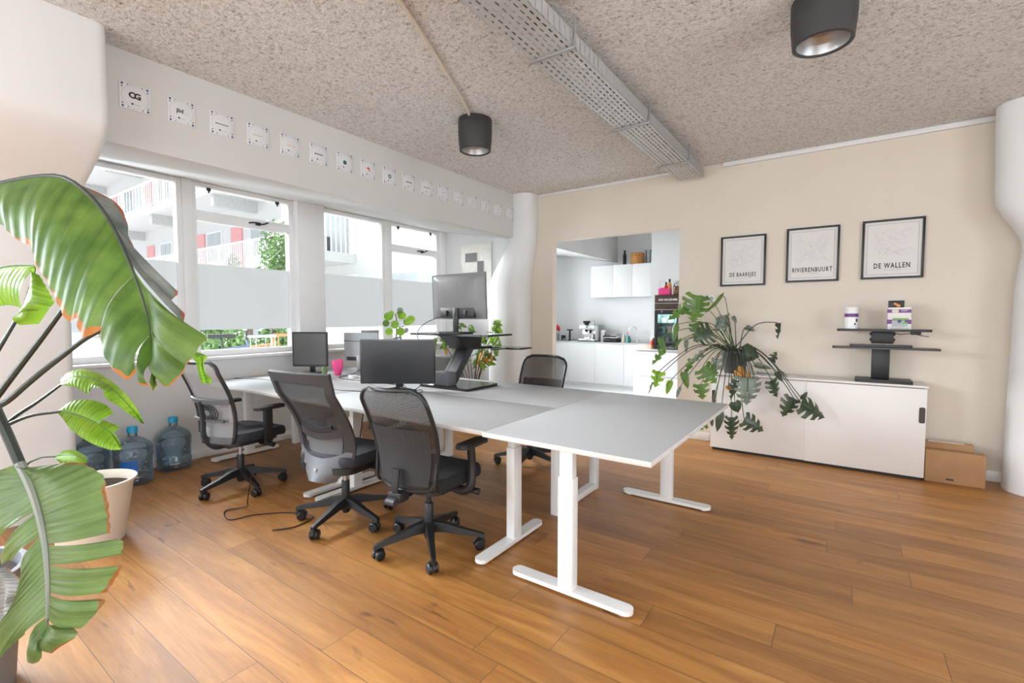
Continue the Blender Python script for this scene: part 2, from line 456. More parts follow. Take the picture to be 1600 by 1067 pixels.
M['leaf_orange'] = leaf_mat('withered orange leaf', (0.60, 0.25, 0.03), (0.75, 0.36, 0.06), (0.5, 0.3, 0.1), (0.4, 0.18, 0.05), 12, 0.3, 1.2, 0.6)
M['leaf_sheen'] = leaf_mat('leaf underside with painted sheen', (0.10, 0.115, 0.105), (0.26, 0.28, 0.26), (0.2, 0.22, 0.2), (0.35, 0.10, 0.04), 26, 0.2, 0.97, 0.4)  # window sheen on the folded leaf half, painted in as grey
M['leaf_dry'] = leaf_mat('dried grey leaf', (0.16, 0.17, 0.16), (0.30, 0.31, 0.30), (0.2, 0.2, 0.2), (0.35, 0.15, 0.06), 30, 0.1, 0.96, 0.6)

# ------------------------------------------------------------ mesh helpers
def obj(name, bm, mat, parent=None, smooth=True, angle=35):
    me = bpy.data.meshes.new(name)
    bmesh.ops.recalc_face_normals(bm, faces=bm.faces)
    if smooth:
        for f in bm.faces: f.smooth = True
        ca = math.cos(R(angle))
        for e in bm.edges:
            if len(e.link_faces) == 2 and e.link_faces[0].normal.dot(e.link_faces[1].normal) < ca:
                e.smooth = False
    bm.to_mesh(me); bm.free()
    mats = mat if isinstance(mat, (list, tuple)) else [mat]
    for m in mats:
        me.materials.append(M[m] if isinstance(m, str) else m)
    o = bpy.data.objects.new(name, me)
    COL.objects.link(o)
    if parent: o.parent = parent
    return o

def thing(name, label, cat, loc=(0, 0, 0), rz=0.0, group=None):
    o = bpy.data.objects.new(name, None)
    COL.objects.link(o)
    o.empty_display_size = 0.05
    o.location = loc
    o.rotation_euler = (0, 0, rz)
    o['label'] = label; o['category'] = cat
    if group: o['group'] = group
    return o

def tag(o, label, cat, group=None, kind=None):
    o['label'] = label; o['category'] = cat
    if group: o['group'] = group
    if kind: o['kind'] = kind
    return o

def struct(name, bm, mat, label, cat, parent=None, smooth=True):
    o = obj(name, bm, mat, parent, smooth)
    if parent is None:
        o['kind'] = 'structure'; o['label'] = label; o['category'] = cat
    return o

def dup(root, loc=None, rz=None, label=None, group=None):
    r = root.copy(); COL.objects.link(r)
    if loc is not None: r.location = loc
    if rz is not None: r.rotation_euler = (0, 0, rz)
    if label: r['label'] = label
    if group: r['group'] = group
    for ch in [c for c in bpy.data.objects if c.parent == root]:
        c = ch.copy(); COL.objects.link(c); c.parent = r
        for g in [c2 for c2 in bpy.data.objects if c2.parent == ch]:
            d = g.copy(); COL.objects.link(d); d.parent = c
    return r

def BM(): return bmesh.new()

def box(bm, x0, y0, z0, x1, y1, z1, bev=0.0, seg=2, mi=0, rot=None, piv=None):
    t = bmesh.new()
    bmesh.ops.create_cube(t, size=1)
    for v in t.verts:
        v.co = Vector(((x0 + x1) / 2 + v.co.x * (x1 - x0), (y0 + y1) / 2 + v.co.y * (y1 - y0), (z0 + z1) / 2 + v.co.z * (z1 - z0)))
    if bev > 0:
        bmesh.ops.bevel(t, geom=list(t.edges), offset=bev, segments=seg, profile=0.5, affect='EDGES')
    if rot is not None:
        p = Vector(piv if piv else ((x0 + x1) / 2, (y0 + y1) / 2, (z0 + z1) / 2))
        for v in t.verts: v.co = p + rot @ (v.co - p)
    merge(bm, t, mi)
    return bm

def merge(bm, t, mi=0):
    mp = {}
    uvs = t.loops.layers.uv.active
    uvd = bm.loops.layers.uv.verify() if uvs else None
    for v in t.verts: mp[v] = bm.verts.new(v.co)
    for f in t.faces:
        try: nf = bm.faces.new([mp[v] for v in f.verts])
        except ValueError: continue
        nf.material_index = mi if mi else f.material_index
        if uvs:
            for a, c in zip(f.loops, nf.loops): c[uvd].uv = a[uvs].uv
    t.free()

def catmull(pts, n=8, closed=False):
    P = [Vector(p) for p in pts]
    m = len(P)
    if m < 3: return P
    out = []
    rng = range(m) if closed else range(m - 1)
    for i in rng:
        p1, p2 = P[i], P[(i + 1) % m]
        p0 = P[(i - 1) % m] if (closed or i > 0) else p1 * 2 - p2
        p3 = P[(i + 2) % m] if (closed or i < m - 2) else p2 * 2 - p1
        for k in range(n):
            t = k / n
            out.append(0.5 * ((2 * p1) + (p2 - p0) * t + (2 * p0 - 5 * p1 + 4 * p2 - p3) * t * t + (3 * p1 - p0 - 3 * p2 + p3) * t ** 3))
    if not closed: out.append(P[-1])
    return out

def tube(bm, pts, r, n=8, closed=False, cap=True, mi=0, flat=1.0, upv=None):
    P = [Vector(p) for p in pts]
    m = len(P)
    rad = r if isinstance(r, (list, tuple)) else [r] * m
    if len(rad) != m:
        rad = [rad[0] + (rad[-1] - rad[0]) * i / (m - 1) for i in range(m)] if len(rad) == 2 else [rad[min(int(i * len(rad) / m), len(rad) - 1)] for i in range(m)]
    rings = []
    nrm = None
    for i in range(m):
        if closed: t = P[(i + 1) % m] - P[(i - 1) % m]
        else: t = P[min(i + 1, m - 1)] - P[max(i - 1, 0)]
        if t.length < 1e-9: t = Vector((0, 0, 1))
        t.normalize()
        if nrm is None:
            a = Vector(upv) if upv else (Vector((0, 0, 1)) if abs(t.z) < 0.9 else Vector((1, 0, 0)))
            nrm = (a - t * a.dot(t)).normalized()
        else:
            nrm = nrm - t * nrm.dot(t)
            nrm = nrm.normalized() if nrm.length > 1e-6 else t.orthogonal().normalized()
        bi = t.cross(nrm)
        rings.append([bm.verts.new(P[i] + nrm * math.cos(2 * PI * k / n) * rad[i] * flat + bi * math.sin(2 * PI * k / n) * rad[i]) for k in range(n)])
    cnt = m if closed else m - 1
    for i in range(cnt):
        a, b = rings[i], rings[(i + 1) % m]
        for k in range(n):
            f = bm.faces.new((a[k], a[(k + 1) % n], b[(k + 1) % n], b[k])); f.material_index = mi
    if cap and not closed:
        for rg in (rings[0], rings[-1]):
            f = bm.faces.new(rg); f.material_index = mi
    return bm

def lathe(bm, prof, cx=0, cy=0, n=32, mi=0, mat=None, cap=True):
    """prof: (radius, z) pairs from bottom to top; mat: a matrix for a tilted axis"""
    rings = []
    for r, z in prof:
        r = max(r, 1e-4)
        rings.append([Vector((cx + r * math.cos(2 * PI * k / n), cy + r * math.sin(2 * PI * k / n), z)) for k in range(n)])
    vr = [[bm.verts.new((mat @ v) if mat else v) for v in rg] for rg in rings]
    for a, b in zip(vr, vr[1:]):
        for k in range(n):
            f = bm.faces.new((a[k], a[(k + 1) % n], b[(k + 1) % n], b[k])); f.material_index = mi
    if cap:
        for rg in (vr[0], vr[-1]):
            f = bm.faces.new(rg); f.material_index = mi
    return bm

def cyl(bm, a, b, r0, r1=None, n=20, mi=0):
    return tube(bm, [a, b], [r0, r0 if r1 is None else r1], n=n, mi=mi)

def prism(bm, outline, axis, a, b, mi=0, smooth_cap=True):
    """outline of 2D points extruded along axis from a to b"""
    def mk(p, c):
        if axis == 'x': return Vector((c, p[0], p[1]))
        if axis == 'y': return Vector((p[0], c, p[1]))
        return Vector((p[0], p[1], c))
    A = [bm.verts.new(mk(p, a)) for p in outline]
    B = [bm.verts.new(mk(p, b)) for p in outline]
    n = len(outline)
    for i in range(n):
        f = bm.faces.new((A[i], A[(i + 1) % n], B[(i + 1) % n], B[i])); f.material_index = mi
    for f in (bm.faces.new(A[::-1]), bm.faces.new(B)): f.material_index = mi
    bmesh.ops.triangulate(bm, faces=[f for f in bm.faces if len(f.verts) > 8]) if n > 8 else None
    return bm

def grid(bm, fn, nu, nv, thick=0.0, mi=0, uvf=None):
    """surface fn(u, v) with u, v in 0..1; with thickness when asked"""
    uvl = bm.loops.layers.uv.verify()
    def sheet(off):
        V = []
        for j in range(nv + 1):
            row = []
            for i in range(nu + 1):
                u, v = i / nu, j / nv
                p = Vector(fn(u, v))
                if off:
                    e = 1e-3
                    du = Vector(fn(min(u + e, 1), v)) - Vector(fn(max(u - e, 0), v))
                    dv = Vector(fn(u, min(v + e, 1))) - Vector(fn(u, max(v - e, 0)))
                    nn = du.cross(dv)
                    if nn.length > 1e-12: p = p + nn.normalized() * off
                row.append(bm.verts.new(p))
            V.append(row)
        return V
    def faces(V, flip):
        for j in range(nv):
            for i in range(nu):
                idx = [(i, j), (i + 1, j), (i + 1, j + 1), (i, j + 1)]
                if flip: idx = idx[::-1]
                try: f = bm.faces.new([V[b_][a_] for a_, b_ in idx])
                except ValueError: continue
                f.material_index = mi
                for lp, (a_, b_) in zip(f.loops, idx):
                    lp[uvl].uv = uvf(a_ / nu, b_ / nv) if uvf else (a_ / nu, b_ / nv)
    A = sheet(thick / 2 if thick else 0)
    faces(A, False)
    if thick:
        B = sheet(-thick / 2)
        faces(B, True)
        for j in range(nv):
            for c in (0, nu):
                q = (A[j][c], A[j + 1][c], B[j + 1][c], B[j][c])
                f = bm.faces.new(q if c == 0 else q[::-1]); f.material_index = mi
                uv = uvf(c / nu, j / nv) if uvf else (c / nu, j / nv)
                for lp in f.loops: lp[uvl].uv = uv
        for i in range(nu):
            for c in (0, nv):
                q = (A[c][i], A[c][i + 1], B[c][i + 1], B[c][i])
                f = bm.faces.new(q[::-1] if c == 0 else q); f.material_index = mi
                uv = uvf(i / nu, c / nv) if uvf else (i / nu, c / nv)
                for lp in f.loops: lp[uvl].uv = uv
    return bm

def rounded(w, h, r, n=5):
    """outline of a rounded rectangle centred on the origin"""
    out = []
    for cx, cy, a0 in ((w / 2 - r, h / 2 - r, 0), (-w / 2 + r, h / 2 - r, 90), (-w / 2 + r, -h / 2 + r, 180), (w / 2 - r, -h / 2 + r, 270)):
        for k in range(n + 1):
            a = R(a0 + 90 * k / n)
            out.append((cx + r * math.cos(a), cy + r * math.sin(a)))
    return out

def lettering(bm, s, size, origin, xdir, ydir, sx=1.0, bold=0.0, align='CENTER', depth=0.0006, mi=0, space=1.0):
    cu = bpy.data.curves.new('lettering', 'FONT')
    cu.body = s; cu.size = size; cu.align_x = align; cu.align_y = 'CENTER'
    cu.extrude = 0.0; cu.offset = bold; cu.space_character = space; cu.resolution_u = 2
    to = bpy.data.objects.new('lettering', cu)
    COL.objects.link(to)
    dg = bpy.context.evaluated_depsgraph_get()
    me = bpy.data.meshes.new_from_object(to.evaluated_get(dg))
    t = bmesh.new(); t.from_mesh(me)
    xd, yd = Vector(xdir).normalized(), Vector(ydir).normalized()
    nn = xd.cross(yd)
    for v in t.verts: v.co = Vector(origin) + xd * v.co.x * sx + yd * v.co.y + nn * depth
    merge(bm, t, mi)
    bpy.data.objects.remove(to); bpy.data.curves.remove(cu); bpy.data.meshes.remove(me)

def cable(name, pts, r, mat, label, cat='cable', group=None):
    bm = BM()
    tube(bm, catmull(pts, 8), r, n=6)
    return tag(obj(name, bm, mat), label, cat, group)
# ------------------------------------------------------------ the room
CEIL, YB, XW, XS = 3.06, 5.60, -5.20, -3.73      # ceiling, back wall, window plane, soffit face
XR, YN = 3.2, -3.4
def simple_box(name, b, mat, label, cat, bev=0.0):
    bm = BM(); box(bm, *b, bev=bev)
    return struct(name, bm, mat, label, cat)

simple_box('floor', (-5.5, YN - 0.2, -0.12, XR + 0.2, 9.2, 0.0), 'floor', 'oiled oak plank floor running through the whole office', 'floor')
simple_box('ceiling', (-5.5, YN - 0.2, CEIL, XR + 0.2, YB + 0.11, CEIL + 0.15), 'ceiling', 'rough sprayed stucco ceiling in pale beige grey', 'ceiling')
bm = BM()
for b in ((YN - 0.2, 0, -0.7, CEIL), (2.7, 0, YB + 0.15, CEIL), (-0.7, 0, 2.7, 0.75), (-0.7, 2.65, 2.7, CEIL)):
    box(bm, XR, b[0], b[1], XR + 0.15, b[2], b[3])
struct('wall_right', bm, 'wall_white', 'white side wall with an added window opening beyond the right edge of the photo', 'wall')  # opening put in for the fill lamp added outside it

# back wall with the opening to the kitchen (x -3.19 .. -1.57, up to 2.41)
OX0, OX1, OZ = -3.25, -1.57, 2.415
bm = BM()
box(bm, -3.72, YB, 0, OX0, YB + 0.11, CEIL)
box(bm, OX1, YB, 0, XR, YB + 0.11, CEIL)
box(bm, OX0, YB, OZ, OX1, YB + 0.11, CEIL)
struct('wall_back', bm, 'wall_beige', 'beige back wall with the wide opening to the kitchen', 'wall')
bm = BM(); box(bm, XW - 0.1, YB, 0, -3.722, YB + 0.11, CEIL)
struct('wall_back_left', bm, 'wall_white', 'white painted end of the back wall between window and round pillar', 'wall')
bm = BM()
box(bm, -1.12, YB - 0.03, CEIL - 0.045, 0.98, YB, CEIL, bev=0.004)
box(bm, -3.45, YB - 0.012, CEIL - 0.03, -1.6, YB, CEIL, bev=0.003)
struct('trim_1', bm, 'wall_white', 'thin white cornice where back wall meets ceiling', 'trim')
bm = BM()
box(bm, OX1, YB - 0.014, 0, -1.2, YB, 0.09, bev=0.003)
box(bm, 0.95, YB - 0.014, 0, 1.4, YB, 0.09, bev=0.003)
struct('baseboard_back', bm, 'trim_white', 'white baseboard along the beige back wall', 'baseboard')

# window wall: sill wall below, slanting head above, soffit face
WZ0, WZ1 = 1.0, 2.73
bm = BM()
box(bm, XW - 0.25, YN, 0, XW, 9.2, WZ0 - 0.03)
struct('wall_left', bm, 'wall_white', 'low pale wall beneath the windows', 'wall')
bm = BM()
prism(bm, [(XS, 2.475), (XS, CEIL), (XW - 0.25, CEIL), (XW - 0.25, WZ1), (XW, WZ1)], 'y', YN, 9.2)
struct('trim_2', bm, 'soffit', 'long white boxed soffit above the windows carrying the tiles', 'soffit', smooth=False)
bm = BM()
box(bm, XW - 0.24, YN, WZ0 - 0.03, XW + 0.10, YB, WZ0, bev=0.006)
struct('trim_3', bm, 'trim_white', 'white window sill board along the windows', 'window sill')
bm = BM()
box(bm, XW, 1.0, 0, XW + 0.016, YB, 0.10, bev=0.004)
struct('baseboard_left', bm, 'trim_white', 'white baseboard under the window sill', 'baseboard')

# windows. y ranges follow the photo; two more stand behind the camera's left
XG = XW - 0.10
def window(idx, y0, y1, transom=None, film=True, label=''):
    root = BM()
    fw = 0.045
    # outer frame
    box(root, XG - 0.04, y0, WZ0, XG + 0.05, y0 + fw, WZ1, bev=0.004)
    box(root, XG - 0.04, y1 - fw, WZ0, XG + 0.05, y1, WZ1, bev=0.004)
    box(root, XG - 0.038, y0 + fw - 0.002, WZ1 - fw, XG + 0.048, y1 - fw + 0.002, WZ1 - 0.002, bev=0.004)
    box(root, XG - 0.038, y0 + fw - 0.002, WZ0, XG + 0.048, y1 - fw + 0.002, WZ0 + fw * 1.3, bev=0.004)
    if transom:
        box(root, XG - 0.038, y0 + fw - 0.002, transom - 0.035, XG + 0.06, y1 - fw + 0.002, transom + 0.035, bev=0.005)
        box(root, XG - 0.005, y0 + fw, transom + 0.035, XG + 0.045, y1 - fw, transom + 0.065, bev=0.004)
    w = struct('window_%d' % idx, root, 'trim_white', label, 'window')
    g = BM(); box(g, XG - 0.004, y0 + fw - 0.004, WZ0 + fw, XG, y1 - fw + 0.004, WZ1 - fw + 0.004)
    obj('pane', g, 'glass', w)
    if film:
        g = BM(); box(g, XG + 0.001, y0 + fw, 1.265, XG + 0.003, y1 - fw, 1.93)
        fo = obj('frosted_film', g, 'film', w)
    if transom:
        ym = (y0 + y1) / 2 + 0.12
        g = BM()
        tube(g, catmull([(XG + 0.06, ym - 0.10, transom + 0.012), (XG + 0.085, ym - 0.04, transom + 0.02), (XG + 0.085, ym + 0.03, transom + 0.012), (XG + 0.075, ym + 0.10, transom + 0.04)], 5), 0.008, n=8)
        box(g, XG + 0.055, ym - 0.03, transom - 0.005, XG + 0.08, ym + 0.02, transom + 0.03, bev=0.004)
        obj('handle', g, 'black', w)
        for yy in (y0 + 0.16, y1 - 0.18):
            g = BM(); box(g, XG + 0.04, yy - 0.018, WZ1 - 0.075, XG + 0.065, yy + 0.018, WZ1 - 0.045, bev=0.004)
            box(g, XG + 0.045, yy - 0.008, WZ1 - 0.095, XG + 0.06, yy + 0.008, WZ1 - 0.07, bev=0.003)
            obj('catch', g, 'black', w)
    return w
window(1, 0.30, 1.96, None, True, 'large fixed window at the left partly behind the big leaf')
window(2, 2.04, 3.08, 2.39, True, 'window with tilting top light left of the wide pillar')
window(3, 3.42, 4.42, None, True, 'tall fixed window right of the wide pillar')
window(4, 4.50, 5.49, 2.36, True, 'window with tilting top light nearest the back wall')
window(5, -1.45, 0.16, None, True, 'fixed window in the left wall outside the photo')
window(6, -3.2, -1.55, None, True, 'fixed window in the left wall behind the camera')
bm = BM()
for y0, y1, dx in ((1.96, 2.04, 0.02), (3.08, 3.42, 0.10), (4.42, 4.50, 0.02), (5.49, YB, 0.05), (0.16, 0.30, 0.05), (-1.55, -1.45, 0.05)):
    box(bm, XW - 0.2, y0, WZ0, XW - 0.05 + dx, y1, WZ1, bev=0.004)
struct('trim_4', bm, 'trim_white', 'white posts and pillar between the windows', 'window post')

# unseen wall behind the camera; openings put in to let fill light enter
bm = BM()
box(bm, XW - 0.2, YN - 0.15, 0, XR + 0.15, YN, 0.5)
box(bm, XW - 0.2, YN - 0.15, 2.8, XR + 0.15, YN, CEIL)
for x in (-5.2, -2.6, 0.0, XR - 0.3):
    box(bm, x, YN - 0.15, 0.5, x + 0.3, YN, 2.8)
struct('wall_front', bm, 'wall_white', 'white wall behind the camera with large openings added for fill light', 'wall')

# pillars that lean out towards the glass
def prof_interp(prof, z):
    for (z0, a0), (z1, a1) in zip(prof, prof[1:]):
        if z0 <= z <= z1:
            t = (z - z0) / (z1 - z0)
            t = t * t * (3 - 2 * t)
            return [p + (q - p) * t for p, q in zip(a0, a1)]
    return prof[-1][1]
bm = BM()
ys0, ys1 = 0.38, 0.965
face = []
for i in range(41):
    z = CEIL * i / 40
    (x,) = prof_interp([(0, (-4.50,)), (2.0, (-4.45,)), (2.52, (-3.50,)), (CEIL, (-3.50,))], z)
    face.append((x, z))
def leftpillar(u, v):
    i = v * 40; k = min(int(i), 39); t = i - k
    x = face[k][0] * (1 - t) + face[k + 1][0] * t; z = face[k][1] * (1 - t) + face[k + 1][1] * t
    r = 0.05
    # cross-section: from the glass along the near side, over the face, back along the far side
    secs = [(XW - 0.1, ys0), (x - r, ys0)] + [(x - r + r * math.sin(R(a)), ys0 + r - r * math.cos(R(a))) for a in (22, 45, 67, 90)] + \
           [(x - r + r * math.cos(R(a)), ys1 - r + r * math.sin(R(a))) for a in (0, 23, 45, 68, 90)] + [(XW - 0.1, ys1)]
    j = u * (len(secs) - 1); q = min(int(j), len(secs) - 2); s = j - q
    return (secs[q][0] * (1 - s) + secs[q + 1][0] * s, secs[q][1] * (1 - s) + secs[q + 1][1] * s, z)
grid(bm, leftpillar, 11, 40)
struct('trim_5', bm, 'wall_white', 'wide white pillar slanting towards the glass at the left', 'pillar')

def round_pillar(name, prof, label, n=40):
    bm = BM()
    rings = []
    for i in range(33):
        z = CEIL * i / 32
        cx, cy, rx, ry = prof_interp(prof, z)
        rings.append([bm.verts.new((cx + rx * math.copysign(abs(math.cos(2 * PI * k / n)) ** 0.8, math.cos(2 * PI * k / n)), cy + ry * math.copysign(abs(math.sin(2 * PI * k / n)) ** 0.8, math.sin(2 * PI * k / n)), z)) for k in range(n)])
    for a, b in zip(rings, rings[1:]):
        for k in range(n):
            bm.faces.new((a[k], a[(k + 1) % n], b[(k + 1) % n], b[k]))
    struct(name, bm, 'wall_white', label, 'pillar')
round_pillar('trim_6', [(0, (-3.88, 5.50, 0.30, 0.26)), (1.75, (-3.88, 5.50, 0.30, 0.26)), (2.55, (-3.67, 5.52, 0.19, 0.17)), (CEIL, (-3.67, 5.52, 0.19, 0.17))],
             'white rounded pillar swelling towards the floor beside the kitchen opening')
round_pillar('trim_7', [(0, (1.62, 5.43, 0.52, 0.26)), (1.6, (1.66, 5.40, 0.55, 0.26)), (1.95, (1.69, 5.40, 0.55, 0.25)), (2.35, (1.55, 5.40, 0.585, 0.22)), (CEIL, (1.53, 5.38, 0.585, 0.22))],
             'thick white pillar at the right edge of the back wall')

# ------------------------------------------------------------ kitchen shell
KY = 9.0
bm = BM(); box(bm, XW, YB + 0.115, 0.0005, -0.95, KY, 0.004)
struct('floor_kitchen', bm, 'kitchen_white', 'pale smooth floor of the kitchen', 'floor')
bm = BM(); box(bm, XW - 0.1, KY, 0, 0, KY + 0.15, 3.3)
struct('wall_kitchen_back', bm, 'wall_white', 'white rear wall of the kitchen', 'wall')
bm = BM(); box(bm, at(1018, 400, y=7.75).x, 7.75, 0, -0.9, KY, 3.3)
struct('wall_kitchen_right', bm, 'wall_white', 'white wall panel behind the glass door fridge', 'wall')
bm = BM(); box(bm, -0.95, YB + 0.11, 0, -0.8, 7.75, 3.3)
struct('wall_kitchen_side', bm, 'wall_white', 'white side wall of the kitchen hidden behind the back wall', 'wall')
bm = BM(); box(bm, XW - 0.1, YB + 0.0, 3.3, 0, KY, 3.4); box(bm, XW - 0.1, YB + 0.0, CEIL + 0.1, 0, YB + 0.11, 3.3)
struct('ceiling_kitchen', bm, 'wall_white', 'smooth white ceiling of the kitchen', 'ceiling')
for i, (y0, y1) in enumerate(((5.9, 7.2), (7.35, 8.6))):
    root = BM()
    for b in ((y0, y0 + 0.05), (y1 - 0.05, y1)): box(root, XG - 0.04, b[0], WZ0, XG + 0.05, b[1], WZ1, bev=0.004)
    for z in (WZ0, WZ1 - 0.052): box(root, XG - 0.038, y0 + 0.048, z, XG + 0.048, y1 - 0.048, z + 0.05, bev=0.004)
    w = struct('window_%d' % (7 + i), root, 'trim_white', ('bright kitchen window just past the back wall', 'bright kitchen window at the far end')[i], 'window')
    g = BM(); box(g, XG - 0.004, y0 + 0.02, WZ0 + 0.02, XG, y1 - 0.02, WZ1 - 0.02)
    obj('pane', g, 'glass', w)
bm = BM()
for y0, y1 in ((YB, 5.9), (7.2, 7.35), (8.6, KY)):
    box(bm, XW - 0.2, y0, WZ0, XW, y1, WZ1)
struct('wall_kitchen_left', bm, 'wall_white', 'white window piers of the kitchen', 'wall')
# ------------------------------------------------------------ desks
TZ = 0.785            # top of the desks
TT = 0.026
def desktop_mesh(x0, y0, x1, y1):
    bm = BM()
    box(bm, x0, y0, TZ - TT, x1, y1, TZ, bev=0.003, seg=2)
    bm.normal_update()
    for f in bm.faces:
        f.material_index = 0 if abs(f.normal.z) > 0.9 else 1
    return bm

def pill(bm, cx, cy, L, W, z0, z1, axis):
    o = rounded(L, W, W * 0.48, 6)
    pts = [(cx + a, cy + b) if axis == 'x' else (cx + b, cy + a) for a, b in o]
    prism(bm, pts, 'z', z0, z1)

def t_leg(parent, cx, cy, foot0, foot1, axis, cw=(0.09, 0.06)):
    """T-shaped leg: column, long rounded foot and a small arm under the top"""
    bm = BM()
    w, d = cw if axis == 'y' else cw[::-1]
    w, d = (0.085, 0.06) if axis == 'x' else (0.06, 0.085)
    box(bm, cx - w / 2, cy - d / 2, 0.03, cx + w / 2, cy + d / 2, 0.60, bev=0.006)
    box(bm, cx - w / 2 + 0.006, cy - d / 2 + 0.006, 0.60, cx + w / 2 - 0.006, cy + d / 2 - 0.006, TZ - TT - 0.02, bev=0.004)
    leg = obj('leg', bm, 'metal_white', parent)
    bm = BM()
    mid, L = (foot0 + foot1) / 2, abs(foot1 - foot0)
    if axis == 'x': pill(bm, mid, cy, L, 0.075, 0.012, 0.034, 'x')
    else: pill(bm, cx, mid, L, 0.075, 0.012, 0.034, 'y')
    for e in (foot0 + 0.05 * (1 if foot1 > foot0 else -1), foot1 - 0.05 * (1 if foot1 > foot0 else -1)):
        p = (e, cy) if axis == 'x' else (cx, e)
        lathe(bm, [(0.022, 0.0), (0.022, 0.012)], p[0], p[1], 14)
    obj('foot', bm, 'metal_white', leg)
    bm = BM()
    if axis == 'x': box(bm, mid - L * 0.42, cy - 0.025, TZ - TT - 0.022, mid + L * 0.42, cy + 0.025, TZ - TT, bev=0.003)
    else: box(bm, cx - 0.025, mid - L * 0.42, TZ - TT - 0.022, cx + 0.025, mid + L * 0.42, TZ - TT, bev=0.003)
    obj('bracket', bm, 'metal_white', leg)
    return leg

def loop_leg(parent, cx, y0, y1):
    """closed leg frame: two posts joined by a bar on the floor"""
    bm = BM()
    for yy in (y0, y1):
        box(bm, cx - 0.03, yy - 0.03, 0.0, cx + 0.03, yy + 0.03, TZ - TT, bev=0.004)
    box(bm, cx - 0.0295, y0, 0.004, cx + 0.0295, y1, 0.055, bev=0.004)
    box(bm, cx - 0.0295, y0, TZ - TT - 0.045, cx + 0.0295, y1, TZ - TT - 0.001, bev=0.003)
    obj('leg_frame', bm, 'metal_white', parent)

# the end desk, standing across the two rows
EX0, EX1, EY0, EY1 = -1.565, -0.65, 1.955, 3.60
def end_desk():
    cx, cy = (EX0 + EX1) / 2, (EY0 + EY1) / 2
    t = thing('desk', 'empty grey white desk at the near end standing across the rows on T legs', 'desk', (cx, cy, 0))
    inv = lambda x, y: (x - cx, y - cy)
    bm = desktop_mesh(EX0 - cx, EY0 - cy, EX1 - cx, EY1 - cy)
    obj('tabletop', bm, ['laminate', 'desk_edge'], t)
    t_leg(t, -1.11 - cx, 2.075 - cy, -1.44 - cx, -0.765 - cx, 'x')
    t_leg(t, -1.06 - cx, 3.555 - cy, -1.40 - cx, -0.745 - cx, 'x')
    bm = BM()
    box(bm, -1.12 - cx, 2.10 - cy, TZ - TT - 0.045, -1.06 - cx, 3.53 - cy, TZ - TT - 0.005, bev=0.003)
    obj('crossbeam', bm, 'metal_white', t)
    return t
end_desk()

def row_desk(x0, x1, y0, y1, label, style, grp):
    cx, cy = (x0 + x1) / 2, (y0 + y1) / 2
    t = thing('desk', label, 'desk', (cx, cy, 0))
    t['group'] = grp
    bm = desktop_mesh(x0 - cx, y0 - cy, x1 - cx, y1 - cy)
    obj('tabletop', bm, ['laminate', 'desk_edge'], t)
    W = (x1 - x0) / 2
    if style == 'T':
        for sx in (-1, 1):
            t_leg(t, sx * (W - 0.075), 0.0, -0.36, 0.30, 'y')
    else:
        for sx in (-1, 1):
            loop_leg(t, sx * (W - 0.06), -0.31, 0.31)
    bm = BM()
    box(bm, -W + 0.09, -0.03, TZ - TT - 0.045, W - 0.09, 0.03, TZ - TT - 0.003, bev=0.003)
    obj('crossbeam', bm, 'metal_white', t)
    bm = BM()
    box(bm, -W + 0.25, 0.18, TZ - TT - 0.10, W - 0.25, 0.30, TZ - TT - 0.002, bev=0.004)
    obj('cable_tray', bm, 'metal_white', t)
    return t
G = 'grey white desks pushed together in two rows'
row_desk(-3.285, -1.572, 1.975, 2.775, 'grey white desk of the front row carrying the black widescreen monitor', 'T', G)
row_desk(-5.01, -3.292, 1.975, 2.775, 'grey white desk of the front row at its far left end by the window sill', 'T', G)
row_desk(-3.285, -1.572, 2.782, 3.595, 'grey white desk of the back row under the tall sit stand riser', 'loop', G)
row_desk(-5.01, -3.292, 2.782, 3.595, 'grey white desk of the back row with the pink bag and old monitors', 'loop', G)

# ------------------------------------------------------------ office chairs (each faces +Y in its own space)
def caster_mesh(ang):
    bm = BM()
    rad = 0.325
    cx, cy = rad * math.cos(ang), rad * math.sin(ang)
    sw = ang + 1.9
    dx, dy = math.cos(sw), math.sin(sw)          # wheel axle direction
    ox, oy = -dy * 0.018, dx * 0.018
    for s in (-1, 1):
        a = Vector((cx + ox + dx * s * 0.008, cy + oy + dy * s * 0.008, 0.031))
        b = Vector((cx + ox + dx * s * 0.030, cy + oy + dy * s * 0.030, 0.031))
        m = a.lerp(b, 0.75)
        tube(bm, [a, a.lerp(b, 0.12), m, b], [0.028, 0.031, 0.031, 0.024], n=20)
        cyl(bm, b, b + (b - a) * 0.06, 0.012, 0.011, 12)
    cyl(bm, (cx, cy, 0.03), (cx, cy, 0.085), 0.010, n=10)
    # hood over the wheels
    hood = [Vector((cx + ox, cy + oy, 0.031)) + Vector((-dy * math.cos(t) * 0.034, dx * math.cos(t) * 0.034, math.sin(t) * 0.034)) for t in [R(a) for a in range(10, 171, 20)]]
    tube(bm, hood, 0.0075, n=6)
    return bm

